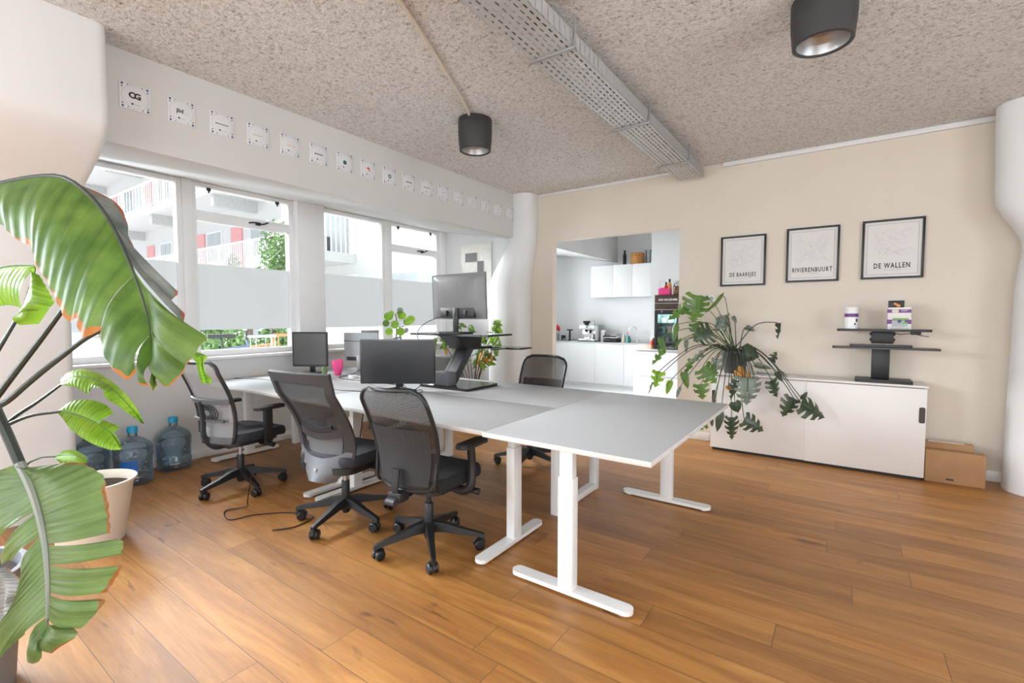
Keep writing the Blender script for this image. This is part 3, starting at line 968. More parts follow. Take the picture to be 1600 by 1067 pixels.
def chair_base(t, spin, mat='black', gas='black'):
    bm = BM()
    for k in range(5):
        a = spin + k * 2 * PI / 5
        d = Vector((math.cos(a), math.sin(a), 0)); s = Vector((-math.sin(a), math.cos(a), 0))
        secs = []
        for q, (r, z, w, h) in enumerate(((0.025, 0.135, 0.030, 0.030), (0.10, 0.130, 0.025, 0.026), (0.20, 0.108, 0.020, 0.018), (0.315, 0.088, 0.015, 0.012), (0.34, 0.080, 0.013, 0.011))):
            c = d * r + Vector((0, 0, z))
            secs.append([bm.verts.new(c + s * w + Vector((0, 0, -h))), bm.verts.new(c + s * w * 0.75 + Vector((0, 0, h))), bm.verts.new(c - s * w * 0.75 + Vector((0, 0, h))), bm.verts.new(c - s * w + Vector((0, 0, -h)))])
        for p, q in zip(secs, secs[1:]):
            for i in range(4): bm.faces.new((p[i], p[(i + 1) % 4], q[(i + 1) % 4], q[i]))
        bm.faces.new(secs[0]); bm.faces.new(secs[-1][::-1])
        cyl(bm, d * 0.325 + Vector((0, 0, 0.055)), d * 0.325 + Vector((0, 0, 0.09)), 0.013, n=10)
    lathe(bm, [(0.024, 0.055), (0.036, 0.09), (0.040, 0.15), (0.034, 0.165)], n=24)
    obj('star_base', bm, mat, t)
    bm = BM()
    lathe(bm, [(0.027, 0.16), (0.027, 0.27), (0.024, 0.275)], n=20)
    g = obj('gas_column', bm, mat, t)
    bm = BM(); lathe(bm, [(0.0145, 0.27), (0.0145, 0.40)], n=16)
    obj('piston', bm, gas, g)
    for k in range(5):
        obj('caster', caster_mesh(spin + k * 2 * PI / 5), 'black', t)

def cushion(bm, w, d, z0, z1, y0=0.0, dip=0.012, r=0.09, mi=0, waterfall=0.02):
    """upholstered seat pad with rounded corners and a soft crown"""
    n = 40
    ol = rounded(w, d, r, 9)
    th = z1 - z0
    rings = []
    for s, zz in ((0.90, 0.0), (0.97, 0.06), (1.0, 0.30), (1.0, 0.62), (0.985, 0.85), (0.95, 0.97), (0.85, 1.0), (0.55, 1.0), (0.25, 0.99)):
        ring = []
        for x, y in ol:
            z = z0 + th * zz - dip * max(0, 1 - s) * (1 if zz > .9 else 0)
            if y > 0 and zz > 0: z -= waterfall * (max(0, y * s / (d / 2)) ** 3)
            ring.append(bm.verts.new((x * s, y0 + y * s, z)))
        rings.append(ring)
    m = len(ol)
    for a, b in zip(rings, rings[1:]):
        for k in range(m):
            f = bm.faces.new((a[k], a[(k + 1) % m], b[(k + 1) % m], b[k])); f.material_index = mi
    for rg in (rings[0], rings[-1]):
        f = bm.faces.new(rg); f.material_index = mi

def back_fn(w0, w1, z0, z1, y0, y1, belly=0.03, wrap=0.05, rtop=0.08, rbot=0.05, wmid=None):
    """curved backrest: u across, v upwards. Widths w0 (bottom) to w1 (top); corners rounded by pulling the width in"""
    H = z1 - z0
    def fn(u, v):
        z = z0 + H * v
        w = w0 + (w1 - w0) * v
        if wmid: w += 4 * v * (1 - v) * (wmid - (w0 + w1) / 2)
        dt = (1 - v) * H
        if dt < rtop: w -= 2 * (rtop - math.sqrt(max(0, rtop ** 2 - (rtop - dt) ** 2))) * 0.999
        db = v * H
        if db < rbot: w -= 2 * (rbot - math.sqrt(max(0, rbot ** 2 - (rbot - db) ** 2))) * 0.999
        x = (u - 0.5) * w
        y = y0 + (y1 - y0) * v + belly * math.sin(PI * min(1, v * 1.15)) + wrap * (abs(2 * u - 1) ** 2)
        return (x, y, z)
    return fn

def rim(fn, n=16):
    pts = [fn(0, 0.0 + v / n) for v in range(0, n + 1)] + [fn(u / 8, 1) for u in range(1, 8)] + \
          [fn(1, 1 - v / n) for v in range(0, n + 1)] + [fn(1 - u / 8, 0) for u in range(1, 8)]
    out = [Vector(pts[0])]
    for p in pts[1:]:
        if (Vector(p) - out[-1]).length > 0.004: out.append(Vector(p))
    return out

def vmap(fn, nv):   # spend more rows near the rounded ends
    def g(u, v):
        return fn(u, 0.5 - 0.5 * math.cos(PI * v))
    return g

def armrest(t, side, x, y, zpad, style):
    bm = BM()
    if style == 'slab':      # tall tapered post with T pad
        box(bm, side * x - 0.018, y - 0.035, 0.40, side * x + 0.018, y + 0.035, zpad - 0.02, bev=0.010)
        tube(bm, catmull([(side * (x - 0.10), y, 0.385), (side * (x - 0.03), y, 0.385), (side * x, y, 0.42)], 6), 0.017, n=8)
    else:                    # curved loop support
        tube(bm, catmull([(side * 0.14, y - 0.01, 0.395), (side * (x - 0.05), y - 0.01, 0.385), (side * x, y, 0.43), (side * x, y + 0.01, 0.54), (side * x, y, zpad - 0.02)], 6), 0.017, n=10, flat=1.5)
    a = obj('armrest', bm, 'black', t)
    bm = BM()
    ol = rounded(0.09, 0.25, 0.035, 5)
    prism(bm, [(side * (x - 0.005) + p[0], y + 0.02 + p[1]) for p in ol], 'z', zpad - 0.02, zpad + 0.004)
    bmesh.ops.bevel(bm, geom=[e for e in bm.edges if abs(e.verts[0].co.z - e.verts[1].co.z) < 1e-5 and e.verts[0].co.z > zpad and len(e.link_faces) == 2 and e.calc_face_angle(0) > 0.5], offset=0.006, segments=2, affect='EDGES')
    obj('arm_pad', bm, 'black_soft', a)

def lever(t, side=1):
    bm = BM()
    tube(bm, catmull([(side * 0.12, 0.02, 0.40), (side * 0.22, 0.05, 0.395), (side * 0.27, 0.06, 0.385)], 5), 0.008, n=8)
    cyl(bm, (side * 0.26, 0.06, 0.386), (side * 0.32, 0.07, 0.378), 0.017, 0.020, 14)
    obj('height_lever', bm, 'black', t)

def chair_round(label, spin):
    """black chair with an open mesh back in a rounded loop"""
    t = thing('office_chair', label, 'chair')
    chair_base(t, spin)
    bm = BM(); cushion(bm, 0.49, 0.47, 0.425, 0.505, 0.03)
    obj('seat', bm, 'fabric_black', t)
    bm = BM(); prism(bm, rounded(0.43, 0.40, 0.09, 6), 'z', 0.405, 0.432)
    box(bm, -0.09, -0.13, 0.375, 0.09, 0.13, 0.41, bev=0.012)
    obj('seat_pan', bm, 'black', t)
    fn = back_fn(0.38, 0.47, 0.43, 1.01, -0.24, -0.36, 0.045, 0.05, 0.09, 0.045, 0.47)
    bm = BM(); grid(bm, vmap(fn, 24), 14, 28)
    bk = obj('backrest', bm, 'mesh_black', t)
    bm = BM(); tube(bm, rim(fn, 24), 0.0125, n=8, closed=True)
    obj('back_frame', bm, 'black', bk)
    bm = BM()
    # the lower, denser panel with its lumbar pad shows through the mesh
    def lower(u, v):
        x, y, z = fn(0.06 + 0.88 * u, 0.06 + 0.56 * v)
        return (x, y - 0.012, z)
    grid(bm, lower, 10, 12)
    obj('lower_panel', bm, 'mesh_dark', bk)
    bm = BM(); 
    def pad(u, v):
        x, y, z = fn(0.22 + 0.56 * u, 0.20 + 0.26 * v)
        return (x, y + 0.022, z)
    grid(bm, pad, 8, 5, 0.012)
    obj('lumbar_pad', bm, 'dark_grey', bk)
    bm = BM()
    tube(bm, catmull([(0, -0.10, 0.395), (0, -0.22, 0.385), (0, -0.285, 0.42), (0, -0.275, 0.56)], 6), 0.026, n=10, flat=0.5, upv=(0, 1, 0))
    box(bm, -0.05, -0.30, 0.375, 0.05, -0.22, 0.435, bev=0.012)
    obj('back_bracket', bm, 'black', t)
    for s in (-1, 1):
        bm = BM(); tube(bm, catmull([(s * 0.20, -0.13, 0.42), (s * 0.215, -0.20, 0.46), (s * 0.222, -0.195, 0.60)], 6), 0.009, n=8)
        obj('back_strut', bm, 'black', t)
    bm = BM()
    cyl(bm, (-0.03, -0.31, 0.385), (0.03, -0.31, 0.385), 0.022, n=14)
    obj('tilt_knob', bm, 'dark_grey', t)
    for s in (-1, 1): armrest(t, s, 0.29, 0.03, 0.675, 'loop')
    lever(t, 1)
    return t

def chair_angular(label, spin):
    """grey shell chair with an angular frame tapering to the seat"""
    t = thing('office_chair', label, 'chair')
    chair_base(t, spin, gas='steel')
    bm = BM(); cushion(bm, 0.50, 0.48, 0.435, 0.515, 0.04)
    obj('seat', bm, 'fabric_navy', t)
    bm = BM(); prism(bm, rounded(0.46, 0.44, 0.09, 6), 'z', 0.395, 0.437)
    prism(bm, [(-0.20, 0.405), (-0.20, 0.43), (0.18, 0.42), (0.15, 0.385), (-0.08, 0.355)], 'x', -0.13, 0.13)
    obj('seat_pan', bm, 'black', t)
    Z0, Z1 = 0.345, 1.06
    def width(v):      # narrow rounded foot, wide at the lumbar line, wider again at the top
        pts = [(0, 0.20), (0.06, 0.34), (0.16, 0.455), (0.30, 0.50), (0.42, 0.50), (0.62, 0.49), (1.0, 0.535)]
        for (a, p), (b_, q) in zip(pts, pts[1:]):
            if a <= v <= b_: return p + (q - p) * (v - a) / (b_ - a)
        return 0.535
    def yy(v): return -0.245 + 0.075 * math.sin(PI * min(1, v * 1.25)) - 0.15 * v ** 1.4
    def S(x01, v, push=0.0):       # x01: -1 .. 1 across
        w = width(v) / 2
        return Vector((x01 * w, yy(v) - push + 0.075 * x01 * x01 * (1 - 0.55 * v), Z0 + (Z1 - Z0) * v))
    # side members and top bar in one frame
    bm = BM()
    for s in (-1, 1):
        def side(u, v):
            vv = 0.12 + 0.88 * v
            band = 0.30 - 0.13 * v
            return S(s * (1 - band * (u if s > 0 else 1 - u)), vv)
        grid(bm, side, 3, 18, 0.026)
    grid(bm, lambda u, v: S(-0.86 + 1.72 * u, 0.915 + 0.085 * v), 12, 2, 0.026)
    bk = obj('backrest', bm, 'dark_grey', t)
    bm = BM(); grid(bm, lambda u, v: S(-0.80 + 1.60 * u, 0.42 + 0.51 * v), 12, 12)
    obj('mesh_panel', bm, 'mesh_dark', bk)
    bm = BM(); grid(bm, lambda u, v: S(-1 + 2 * u, 0.0 + 0.20 * v, 0.016 * (1 - v)) + Vector((0, 0, 0.075 * (2 * u - 1) ** 2 * v)), 16, 7, 0.030)
    obj('lower_shell', bm, 'grey_plastic', bk)
    bm = BM(); grid(bm, lambda u, v: S(-0.62 + 1.24 * u, 0.20 + 0.20 * v, -0.022) + Vector((0, 0, 0.02 * (2 * u - 1) ** 2)), 12, 5, 0.012)
    obj('lumbar_panel', bm, 'grey_plastic', bk)
    bm = BM(); grid(bm, lambda u, v: S(-0.80 + 1.6 * u, 0.375 + 0.07 * v, 0.004) + Vector((0, 0, 0.035 * (2 * u - 1) ** 2)), 14, 3, 0.022)
    obj('lumbar_rail', bm, 'dark_grey', bk)
    bm = BM(); grid(bm, lambda u, v: S(-0.52 + 1.04 * u, 0.455 + 0.035 * v, 0.012) + Vector((0, 0, 0.02 * (2 * u - 1) ** 2)), 12, 3, 0.022)
    obj('lumbar_slider', bm, 'black_soft', bk)
    p_ = S(0, 0.10, 0.028)
    bm = BM(); box(bm, p_.x - 0.011, p_.y - 0.004, p_.z - 0.012, p_.x + 0.011, p_.y + 0.004, p_.z + 0.012, bev=0.002)
    obj('badge', bm, 'silver', bk)
    bm = BM(); tube(bm, catmull([(0, -0.10, 0.385), (0, -0.18, 0.375), (0, -0.225, 0.39)], 5), 0.05, n=12, flat=0.4)
    obj('back_bracket', bm, 'black', t)
    for s in (-1, 1): armrest(t, s, 0.285, 0.06, 0.69, 'slab')
    lever(t, 1)
    return t

def chair_lumbar(label, spin):
    """grey mesh back in a dark rounded frame with an external lumbar yoke"""
    t = thing('office_chair', label, 'chair')
    chair_base(t, spin, gas='steel')
    bm = BM(); cushion(bm, 0.50, 0.48, 0.425, 0.50, 0.04)
    obj('seat', bm, 'fabric_navy', t)
    bm = BM(); prism(bm, rounded(0.46, 0.42, 0.09, 6), 'z', 0.40, 0.43)
    box(bm, -0.10, -0.16, 0.365, 0.10, 0.14, 0.405, bev=0.014)
    obj('seat_pan', bm, 'black', t)
    fn = back_fn(0.42, 0.46, 0.42, 1.06, -0.235, -0.37, 0.05, 0.05, 0.07, 0.05, 0.48)
    bm = BM(); grid(bm, vmap(fn, 24), 14, 26)
    bk = obj('backrest', bm, 'mesh_grey', t)
    bm = BM(); tube(bm, rim(fn, 24), 0.015, n=8, closed=True)
    obj('back_frame', bm, 'black_soft', bk)
    bm = BM(); grid(bm, lambda u, v: (fn(u, 0.015 + 0.07 * v)[0], fn(u, 0.015 + 0.07 * v)[1] - 0.008, fn(u, 0.015 + 0.07 * v)[2]), 12, 3, 0.024)
    obj('bottom_rim', bm, 'grey_plastic', bk)
    bm = BM(); grid(bm, lambda u, v: (fn(u, 0.50 + 0.055 * v)[0], fn(u, 0.50 + 0.055 * v)[1] - 0.035 + 0.02 * (2 * u - 1) ** 2, fn(u, 0.50 + 0.055 * v)[2]), 14, 3, 0.018)
    obj('upper_yoke', bm, 'grey_plastic', bk)
    bm = BM(); grid(bm, lambda u, v: (fn(0.1 + 0.8 * u, 0.28 + 0.03 * v)[0], fn(0.1 + 0.8 * u, 0.28 + 0.03 * v)[1] - 0.04, fn(u, 0.28 + 0.03 * v)[2]), 10, 2, 0.016)
    obj('lower_yoke', bm, 'grey_plastic', bk)
    bm = BM()
    for k in range(4):
        tube(bm, [Vector(fn(0.5 + 0.26 * (1 - k * 0.2) * math.cos(a), 0.38 + 0.11 * (1 - k * 0.2) * math.sin(a))) + Vector((0, -0.02, 0)) for a in [R(q) for q in range(0, 360, 24)]], 0.005, n=6, closed=True)
    obj('lumbar_spring', bm, 'dark_grey', bk)
    bm = BM()
    tube(bm, catmull([Vector(fn(0.5, 0.53)) + Vector((0, -0.045, 0)), Vector(fn(0.5, 0.30)) + Vector((0, -0.055, 0)), Vector(fn(0.5, 0.10)) + Vector((0, -0.05, 0)), (0, -0.20, 0.385), (0, -0.05, 0.385)], 6), 0.022, n=8, flat=0.6)
    obj('back_spine', bm, 'dark_grey', t)
    for s in (-1, 1): armrest(t, s, 0.285, 0.05, 0.685, 'slab')
    lever(t, 1)
    return t

ca = chair_lumbar('office chair with light grey mesh back, leftmost of the chairs, near the window sill', R(-13))
ca.location = (-4.02, 1.86, 0); ca.rotation_euler = (0, 0, R(8))
cb = chair_angular('office chair with angular dark frame and grey lower shell, middle of the front three', R(-8))
cb.location = (-2.78, 1.97, 0); cb.rotation_euler = (0, 0, R(8))
cc = chair_round('black office chair with rounded see through mesh back, nearest to the camera', R(26))
cc.location = (-2.03, 2.02, 0); cc.rotation_euler = (0, 0, R(5))
cd = dup(cc, (-2.40, 3.72, 0), R(184), 'black mesh back office chair on the far side of the desks')

# ------------------------------------------------------------ monitors
def monitor(name, label, loc, rz, w, h, zb, mat_back='black', mat_screen='screen', tilt=0.0, base='plate', bez=0.012, depth=0.03, group=None, bulge=True, mat_bez=None):
    """screen faces -Y in its own space; zb is the height of the lower edge above the base"""
    t = thing(name, label, 'monitor', loc, rz, group)
    rot = Matrix.Rotation(tilt, 4, 'X'); off = Vector((0, 0, zb))
    def place(bm):
        for v in bm.verts: v.co = off + rot @ v.co
    bm = BM()
    prism(bm, [(p[0], p[1] + h / 2) for p in rounded(w, h, 0.008, 3)], 'y', 0.0, depth * 0.6)
    if bulge:
        a = rounded(w * 0.96, h * 0.94, 0.03, 3); b_ = rounded(w * 0.70, h * 0.66, 0.02, 3)
        A = [bm.verts.new((p[0], depth * 0.6, p[1] + h / 2)) for p in a]; B = [bm.verts.new((p[0], depth + 0.016, p[1] + h / 2 + 0.015)) for p in b_]
        n = len(a)
        for k in range(n): bm.faces.new((A[k], A[(k + 1) % n], B[(k + 1) % n], B[k]))
        bm.faces.new(B)
    place(bm); obj('housing', bm, mat_back, t)
    bm = BM(); box(bm, -w / 2 + bez, -0.002, bez * 1.3, w / 2 - bez, 0.001, h - bez)
    place(bm); obj('display', bm, mat_screen, t)
    # neck and foot
    bm = BM()
    box(bm, -0.030, depth + 0.012, 0.012, 0.030, depth + 0.030, zb + h * 0.24, bev=0.005)
    obj('neck', bm, mat_bez or 'black', t)
    bm = BM()
    if base == 'plate':
        prism(bm, [(p[0], p[1] + 0.05) for p in rounded(min(0.26, w * 0.5), 0.19, 0.02, 4)], 'z', 0.0, 0.013)
    else:
        for s in (-1, 1): tube(bm, catmull([(0, 0.05, 0.02), (s * 0.09, 0.0, 0.012), (s * 0.16, -0.05, 0.010)], 4), 0.010, n=8)
    obj('foot', bm, mat_bez or 'black', t)
    return t
mc = monitor('monitor', 'wide black monitor on the front row desk with its dark screen facing the camera', (-3.02, 2.66, TZ), R(34), 0.625, 0.37, 0.058, 'black_gloss', 'screen', base='legs')
ml = monitor('monitor', 'squarish monitor with grey matt screen and dark rim beside the pink bag', (-4.72, 2.93, TZ), R(28), 0.40, 0.375, 0.075, 'black_soft', 'screen_matt', base='plate', bez=0.016)
mm = monitor('monitor', 'silver backed monitor partly hidden behind the wide black one', (-4.32, 3.30, TZ), R(196), 0.44, 0.31, 0.13, 'silver', 'screen', base='plate', bulge=False, mat_bez='silver')
bm = BM(); box(bm, -0.22, 0.019, 0.13 + 0.215, 0.22, 0.023, 0.13 + 0.221)
box(bm, -0.18, 0.019, 0.135, 0.18, 0.028, 0.175, bev=0.003)
obj('rear_seam', bm, 'dark_grey', mm)

# ------------------------------------------------------------ the black monitor riser on the back row desk
def riser_front():
    t = thing('standing_desk_riser', 'tall black sit stand riser with leaning arm on the back row desk', 'monitor riser', (-2.79, 3.16, TZ))
    bm = BM()
    prism(bm, rounded(0.56, 0.44, 0.03, 4), 'z', 0, 0.022)
    obj('base_plate', bm, 'black_gloss', t)
    # arm leaning back towards the user
    bm = BM()
    a, b_ = Vector((-0.02, -0.13, 0.03)), Vector((-0.02, 0.17, 0.40))
    for s in (-1, 1):
        q = Vector((s * 0.055, 0, 0))
        d = (b_ - a).normalized(); u = d.cross(Vector((1, 0, 0))).normalized()
        ring = [[p + q + u * k1 + Vector((k2, 0, 0)) for k1, k2 in ((-0.035, -0.018), (0.035, -0.018), (0.035, 0.018), (-0.035, 0.018))] for p in (a, b_)]
        V = [[bm.verts.new(x) for x in r] for r in ring]
        for k in range(4): bm.faces.new((V[0][k], V[0][(k + 1) % 4], V[1][(k + 1) % 4], V[1][k]))
        bm.faces.new(V[0]); bm.faces.new(V[1])
    bmesh.ops.bevel(bm, geom=list(bm.edges), offset=0.004, segments=2, affect='EDGES')
    grid(bm, lambda u, v: a.lerp(b_, v) + Vector(((u - 0.5) * 0.10, -0.02, 0.018)), 2, 2, 0.012)
    obj('arm', bm, 'dark_grey', t)
    bm = BM(); box(bm, -0.12, -0.20, 0.022, 0.06, -0.10, 0.14, bev=0.008)
    obj('arm_housing', bm, 'grey_plastic', t)
    bm = BM()
    prism(bm, [(0.02, 0.33), (0.20, 0.34), (0.22, 0.45), (-0.14, 0.45), (-0.10, 0.42)], 'x', -0.11, 0.09)
    obj('top_housing', bm, 'black', t)
    bm = BM()
    ol = [(p[0] , p[1] + 0.02) for p in rounded(0.90, 0.40, 0.05, 4)]
    prism(bm, ol, 'z', 0.452, 0.468)
    obj('upper_shelf', bm, 'black_gloss', t)
    bm = BM()
    prism(bm, [(p[0], p[1] + 0.48) for p in rounded(0.80, 0.24, 0.03, 4)], 'z', 0.315, 0.330)
    for s in (-0.25, 0.25): box(bm, s - 0.02, 0.16, 0.318, s + 0.02, 0.40, 0.33, bev=0.003)
    box(bm, -0.09, 0.14, 0.318, 0.07, 0.40, 0.345, bev=0.004)
    obj('keyboard_tray', bm, 'black_gloss', t)
    return t
riser_front()
mt = monitor('monitor', 'monitor seen from behind on top of the tall black riser', (-2.80, 3.19, TZ + 0.469), R(176), 0.66, 0.40, 0.125, 'screen_grey', 'screen', tilt=R(-2), base='plate')
bm = BM(); box(bm, -0.22, 0.028, 0.135, 0.20, 0.05, 0.225, bev=0.004)
obj('port_recess', bm, 'black', mt)
bm = BM(); 
for x in (-0.12, 0.0, 0.12): box(bm, x - 0.014, 0.045, 0.15, x + 0.014, 0.062, 0.20, bev=0.003)
obj('plug', bm, 'black_soft', mt)
# ------------------------------------------------------------ sideboard and what stands on it
CX0, CX1, CY0, CYF, CZ = -1.125, 0.597, 5.245, 5.575, 0.815
t = thing('sideboard', 'low white cabinet with two sliding doors against the beige wall', 'cabinet', ((CX0 + CX1) / 2, (CY0 + CYF) / 2, 0))
ox, oy = (CX0 + CX1) / 2, (CY0 + CYF) / 2
W2, D2 = (CX1 - CX0) / 2, (CYF - CY0) / 2
bm = BM()
box(bm, -W2 + 0.003, -D2 + 0.03, 0.035, -W2 + 0.021, D2, CZ - 0.02, bev=0.001)
box(bm, W2 - 0.021, -D2 + 0.03, 0.035, W2 - 0.003, D2, CZ - 0.02, bev=0.001)
box(bm, -W2 + 0.021, D2 - 0.01, 0.035, W2 - 0.021, D2, CZ - 0.02)
box(bm, -W2 + 0.021, -D2 + 0.03, 0.035, W2 - 0.021, D2 - 0.01, 0.053)
obj('carcass', bm, 'cab_white', t)
bm = BM(); box(bm, -W2 - 0.004, -D2 - 0.004, CZ - 0.02, W2 + 0.004, D2, CZ, bev=0.003)
obj('top_board', bm, 'cab_white', t)
bm = BM(); box(bm, -W2 + 0.02, -D2 + 0.04, 0.0, W2 - 0.02, D2 - 0.03, 0.035)
obj('plinth', bm, 'black', t)
mid = -0.27 - ox
for (a, b_, yy, hx) in ((-W2 + 0.003, mid + 0.012, 0.012, -1), (mid, W2 - 0.003, 0.0, 1)):
    bm = BM(); box(bm, a, -D2 + yy, 0.03, b_, -D2 + yy + 0.016, CZ - 0.026, bev=0.002)
    dr = obj('sliding_door', bm, 'cab_white', t)
    bm = BM()
    xh = b_ - 0.028 if hx > 0 else a + 0.028
    prism(bm, [(xh + p[0], 0.565 + p[1]) for p in rounded(0.040, 0.135, 0.012, 4)], 'y', -D2 + yy - 0.003, -D2 + yy + 0.004)
    obj('pull', bm, 'dark_grey', dr)
    bm = BM()
    prism(bm, [(xh + p[0], 0.565 + p[1]) for p in rounded(0.022, 0.110, 0.008, 4)], 'y', -D2 + yy - 0.004, -D2 + yy - 0.0025)
    obj('pull_recess', bm, 'brown_wood', dr)

# riser on the sideboard
t = thing('standing_desk_riser', 'compact black monitor riser with two shelves on top of the white sideboard', 'monitor riser', (0.30, 5.36, CZ))
bm = BM(); prism(bm, [(0.0 + p[0], p[1]) for p in rounded(0.40, 0.22, 0.015, 3)], 'z', 0, 0.03)
obj('base_plate', bm, 'black', t)
bm = BM(); box(bm, -0.085, 0.0, 0.03, 0.045, 0.06, 0.33, bev=0.008)
obj('column', bm, 'black', t)
bm = BM()
box(bm, -0.095, -0.03, 0.345, 0.065, 0.05, 0.455, bev=0.012)
for s in (-0.10, 0.07): cyl(bm, (s - 0.005, 0.0, 0.38), (s + 0.005, 0.0, 0.38), 0.012, n=12); cyl(bm, (s - 0.005, 0.0, 0.43), (s + 0.005, 0.0, 0.43), 0.012, n=12)
obj('lift_housing', bm, 'black_soft', t)
bm = BM(); prism(bm, [(-0.02 + p[0], -0.02 + p[1]) for p in rounded(0.66, 0.20, 0.03, 4)], 'z', 0.455, 0.475)
obj('upper_shelf', bm, 'black', t)
bm = BM()
prism(bm, [(-0.01 + p[0], -0.10 + p[1]) for p in rounded(0.74, 0.20, 0.03, 4)], 'z', 0.302, 0.318)
prism(bm, [(-0.03 + p[0], -0.02 + p[1]) for p in rounded(0.44, 0.10, 0.02, 4)], 'z', 0.318, 0.336)
obj('keyboard_shelf', bm, 'black_metal', t)
bm = BM(); box(bm, 0.17, -0.10, 0.43, 0.24, -0.05, 0.455, bev=0.006)
obj('clamp', bm, 'black', t)
bm = BM(); tube(bm, catmull([(0.06, -0.07, 0.45), (0.10, -0.09, 0.432), (0.17, -0.09, 0.44), (0.24, -0.09, 0.425), (0.29, -0.10, 0.415)], 6), 0.003, n=6)
obj('cord', bm, 'black', t)
SZ = CZ + 0.475

t = thing('supplement_tub', 'white plastic tub with purple band on the compact riser', 'tub', (0.055, 5.34, SZ))
bm = BM(); lathe(bm, [(0.050, 0), (0.053, 0.004), (0.053, 0.148), (0.047, 0.156)], n=32)
obj('body', bm, 'trim_white', t)
bm = BM(); lathe(bm, [(0.050, 0.150), (0.052, 0.152), (0.052, 0.192), (0.049, 0.197), (0.02, 0.197)], n=48)
obj('lid', bm, 'trim_white', t)
bm = BM(); lathe(bm, [(0.0536, 0.107), (0.0536, 0.139)], n=32, cap=False)
obj('band', bm, 'purple', t)
bm = BM()
for a, z0, z1, w in ((-42, 0.062, 0.092, 0.014), (-58, 0.035, 0.052, 0.010)):
    ca_, sa_ = math.cos(R(a)), math.sin(R(a))
    grid(bm, lambda u, v: (0.0537 * math.cos(R(a) + (u - .5) * w / .0537 * 1.3), 0.0537 * math.sin(R(a) + (u - .5) * w / .0537 * 1.3), z0 + (z1 - z0) * v), 3, 1)
obj('print', bm, 'ink', t)

def carton(label, x, z, w, h, d, kind):
    t = thing('carton', label, 'box', (x, 5.35, z))
    bm = BM(); box(bm, -w / 2, -d / 2, 0, w / 2, d / 2, h, bev=0.002)
    obj('box_body', bm, 'paper' if kind != 'dark' else 'black', t)
    y = -d / 2 - 0.0008
    if kind == 'dark':
        bm = BM(); cyl(bm, (-0.018, y - 0.001, h * 0.62), (0.024, y - 0.001, h * 0.14), 0.010, 0.013, 10)
        obj('print', bm, 'ink_orange', t)
    else:
        bm = BM(); box(bm, -w / 2 - 0.0006, y, h * 0.45, w / 2 + 0.0006, -y, h * 0.80)
        obj('band', bm, 'purple', t)
        bm = BM()
        if kind == 'low':
            box(bm, -w * 0.30, y - 0.001, h * 0.78, w * 0.38, y, h * 0.93)
            box(bm, w * 0.12, y - 0.0015, h * 0.44, w * 0.36, y, h * 0.58)
            obj('green_print', bm, 'green_print', t)
            bm = BM(); box(bm, -w * 0.32, y - 0.001, h * 0.20, w * 0.22, y, h * 0.74)
            obj('photo_print', bm, 'metal_grey', t)
            bm = BM(); lathe(bm, [(0.014, -0.0005), (0.014, 0.0005)], n=20, mat=Matrix.Translation((0.0, y - 0.0015, h * 0.66)) @ Matrix.Rotation(PI / 2, 4, 'X'))
            obj('emblem', bm, 'ink_blue', t)
            bm = BM(); box(bm, w * 0.2, y - 0.0012, h * 0.24, w * 0.36, y, h * 0.42)
            obj('teal_print', bm, 'teal_print', t)
            bm = BM(); box(bm, -w * 0.40, y - 0.001, h * 0.08, w * 0.42, y, h * 0.12)
            obj('small_print', bm, 'ink_line', t)
        else:
            prism(bm, [(-w * 0.18 + p[0], h * 0.62 + p[1]) for p in rounded(w * 0.30, h * 0.30, 0.008, 4)], 'y', y - 0.001, y)
            obj('label_panel', bm, 'cream', t)
            bm = BM(); lettering(bm, 'SMART', h * 0.24, (w * 0.22, y - 0.0005, h * 0.66), (1, 0, 0), (0, 0, 1), 0.75)
            obj('lettering', bm, 'paper', t)
    return t
carton('white carton with purple band and green photo print, bottom of the stack on the riser', 0.395, SZ, 0.160, 0.105, 0.09, 'low')
carton('flatter white carton with purple band, middle of the stack on the compact riser', 0.393, SZ + 0.1055, 0.157, 0.085, 0.09, 'mid')
carton('small black card box with orange print, topmost of the stack on the compact riser', 0.372, SZ + 0.191, 0.110, 0.060, 0.03, 'dark')

# magazines lying on the sideboard behind the plant
for i in range(4):
    bm = BM(); box(bm, -0.11, -0.08, 0, 0.11, 0.08, 0.006, bev=0.001)
    o = obj('magazine', bm, ['paper', 'silver', 'screen_grey', 'paper'][i])
    o.location = (-0.60 + 0.02 * (i % 2), 5.44 - 0.006 * i, CZ + 0.0065 * i); o.rotation_euler = (0, 0, R((8, -14, 20, -4)[i]))
    tag(o, ('white magazine at the bottom of the pile on the sideboard', 'silver grey magazine second from the bottom of the sideboard pile', 'dark grey magazine second from the top of the sideboard pile', 'white magazine on top of the pile on the sideboard')[i], 'magazine', 'magazines piled on the sideboard')
bm = BM(); box(bm, -0.04, -0.015, 0, 0.04, 0.015, 0.004, bev=0.001)
o = obj('pen_tray', bm, 'silver'); o.location = (-0.32, 5.38, CZ)
tag(o, 'small flat grey clip lying on the white sideboard top', 'clip')

# cardboard box leaning beside the sideboard
t = thing('cardboard_box', 'flat brown cardboard box standing on the floor beside the sideboard', 'box', (0.79, 5.34, 0))
bm = BM(); box(bm, -0.185, -0.045, 0, 0.19, 0.05, 0.27, bev=0.004)
obj('carton_body', bm, 'cardboard', t)
bm = BM(); box(bm, -0.185, 0.06, 0.0, 0.13, 0.115, 0.325, bev=0.004)
obj('rear_carton', bm, 'cardboard', t)
bm = BM(); box(bm, -0.16, 0.045, 0.3255, 0.07, 0.10, 0.3275)
obj('paper_tape', bm, 'cardboard_tape', t)
bm = BM(); box(bm, -0.05, -0.047, 0.03, 0.0, -0.044, 0.045)
obj('hand_hole', bm, 'brown_wood', t)

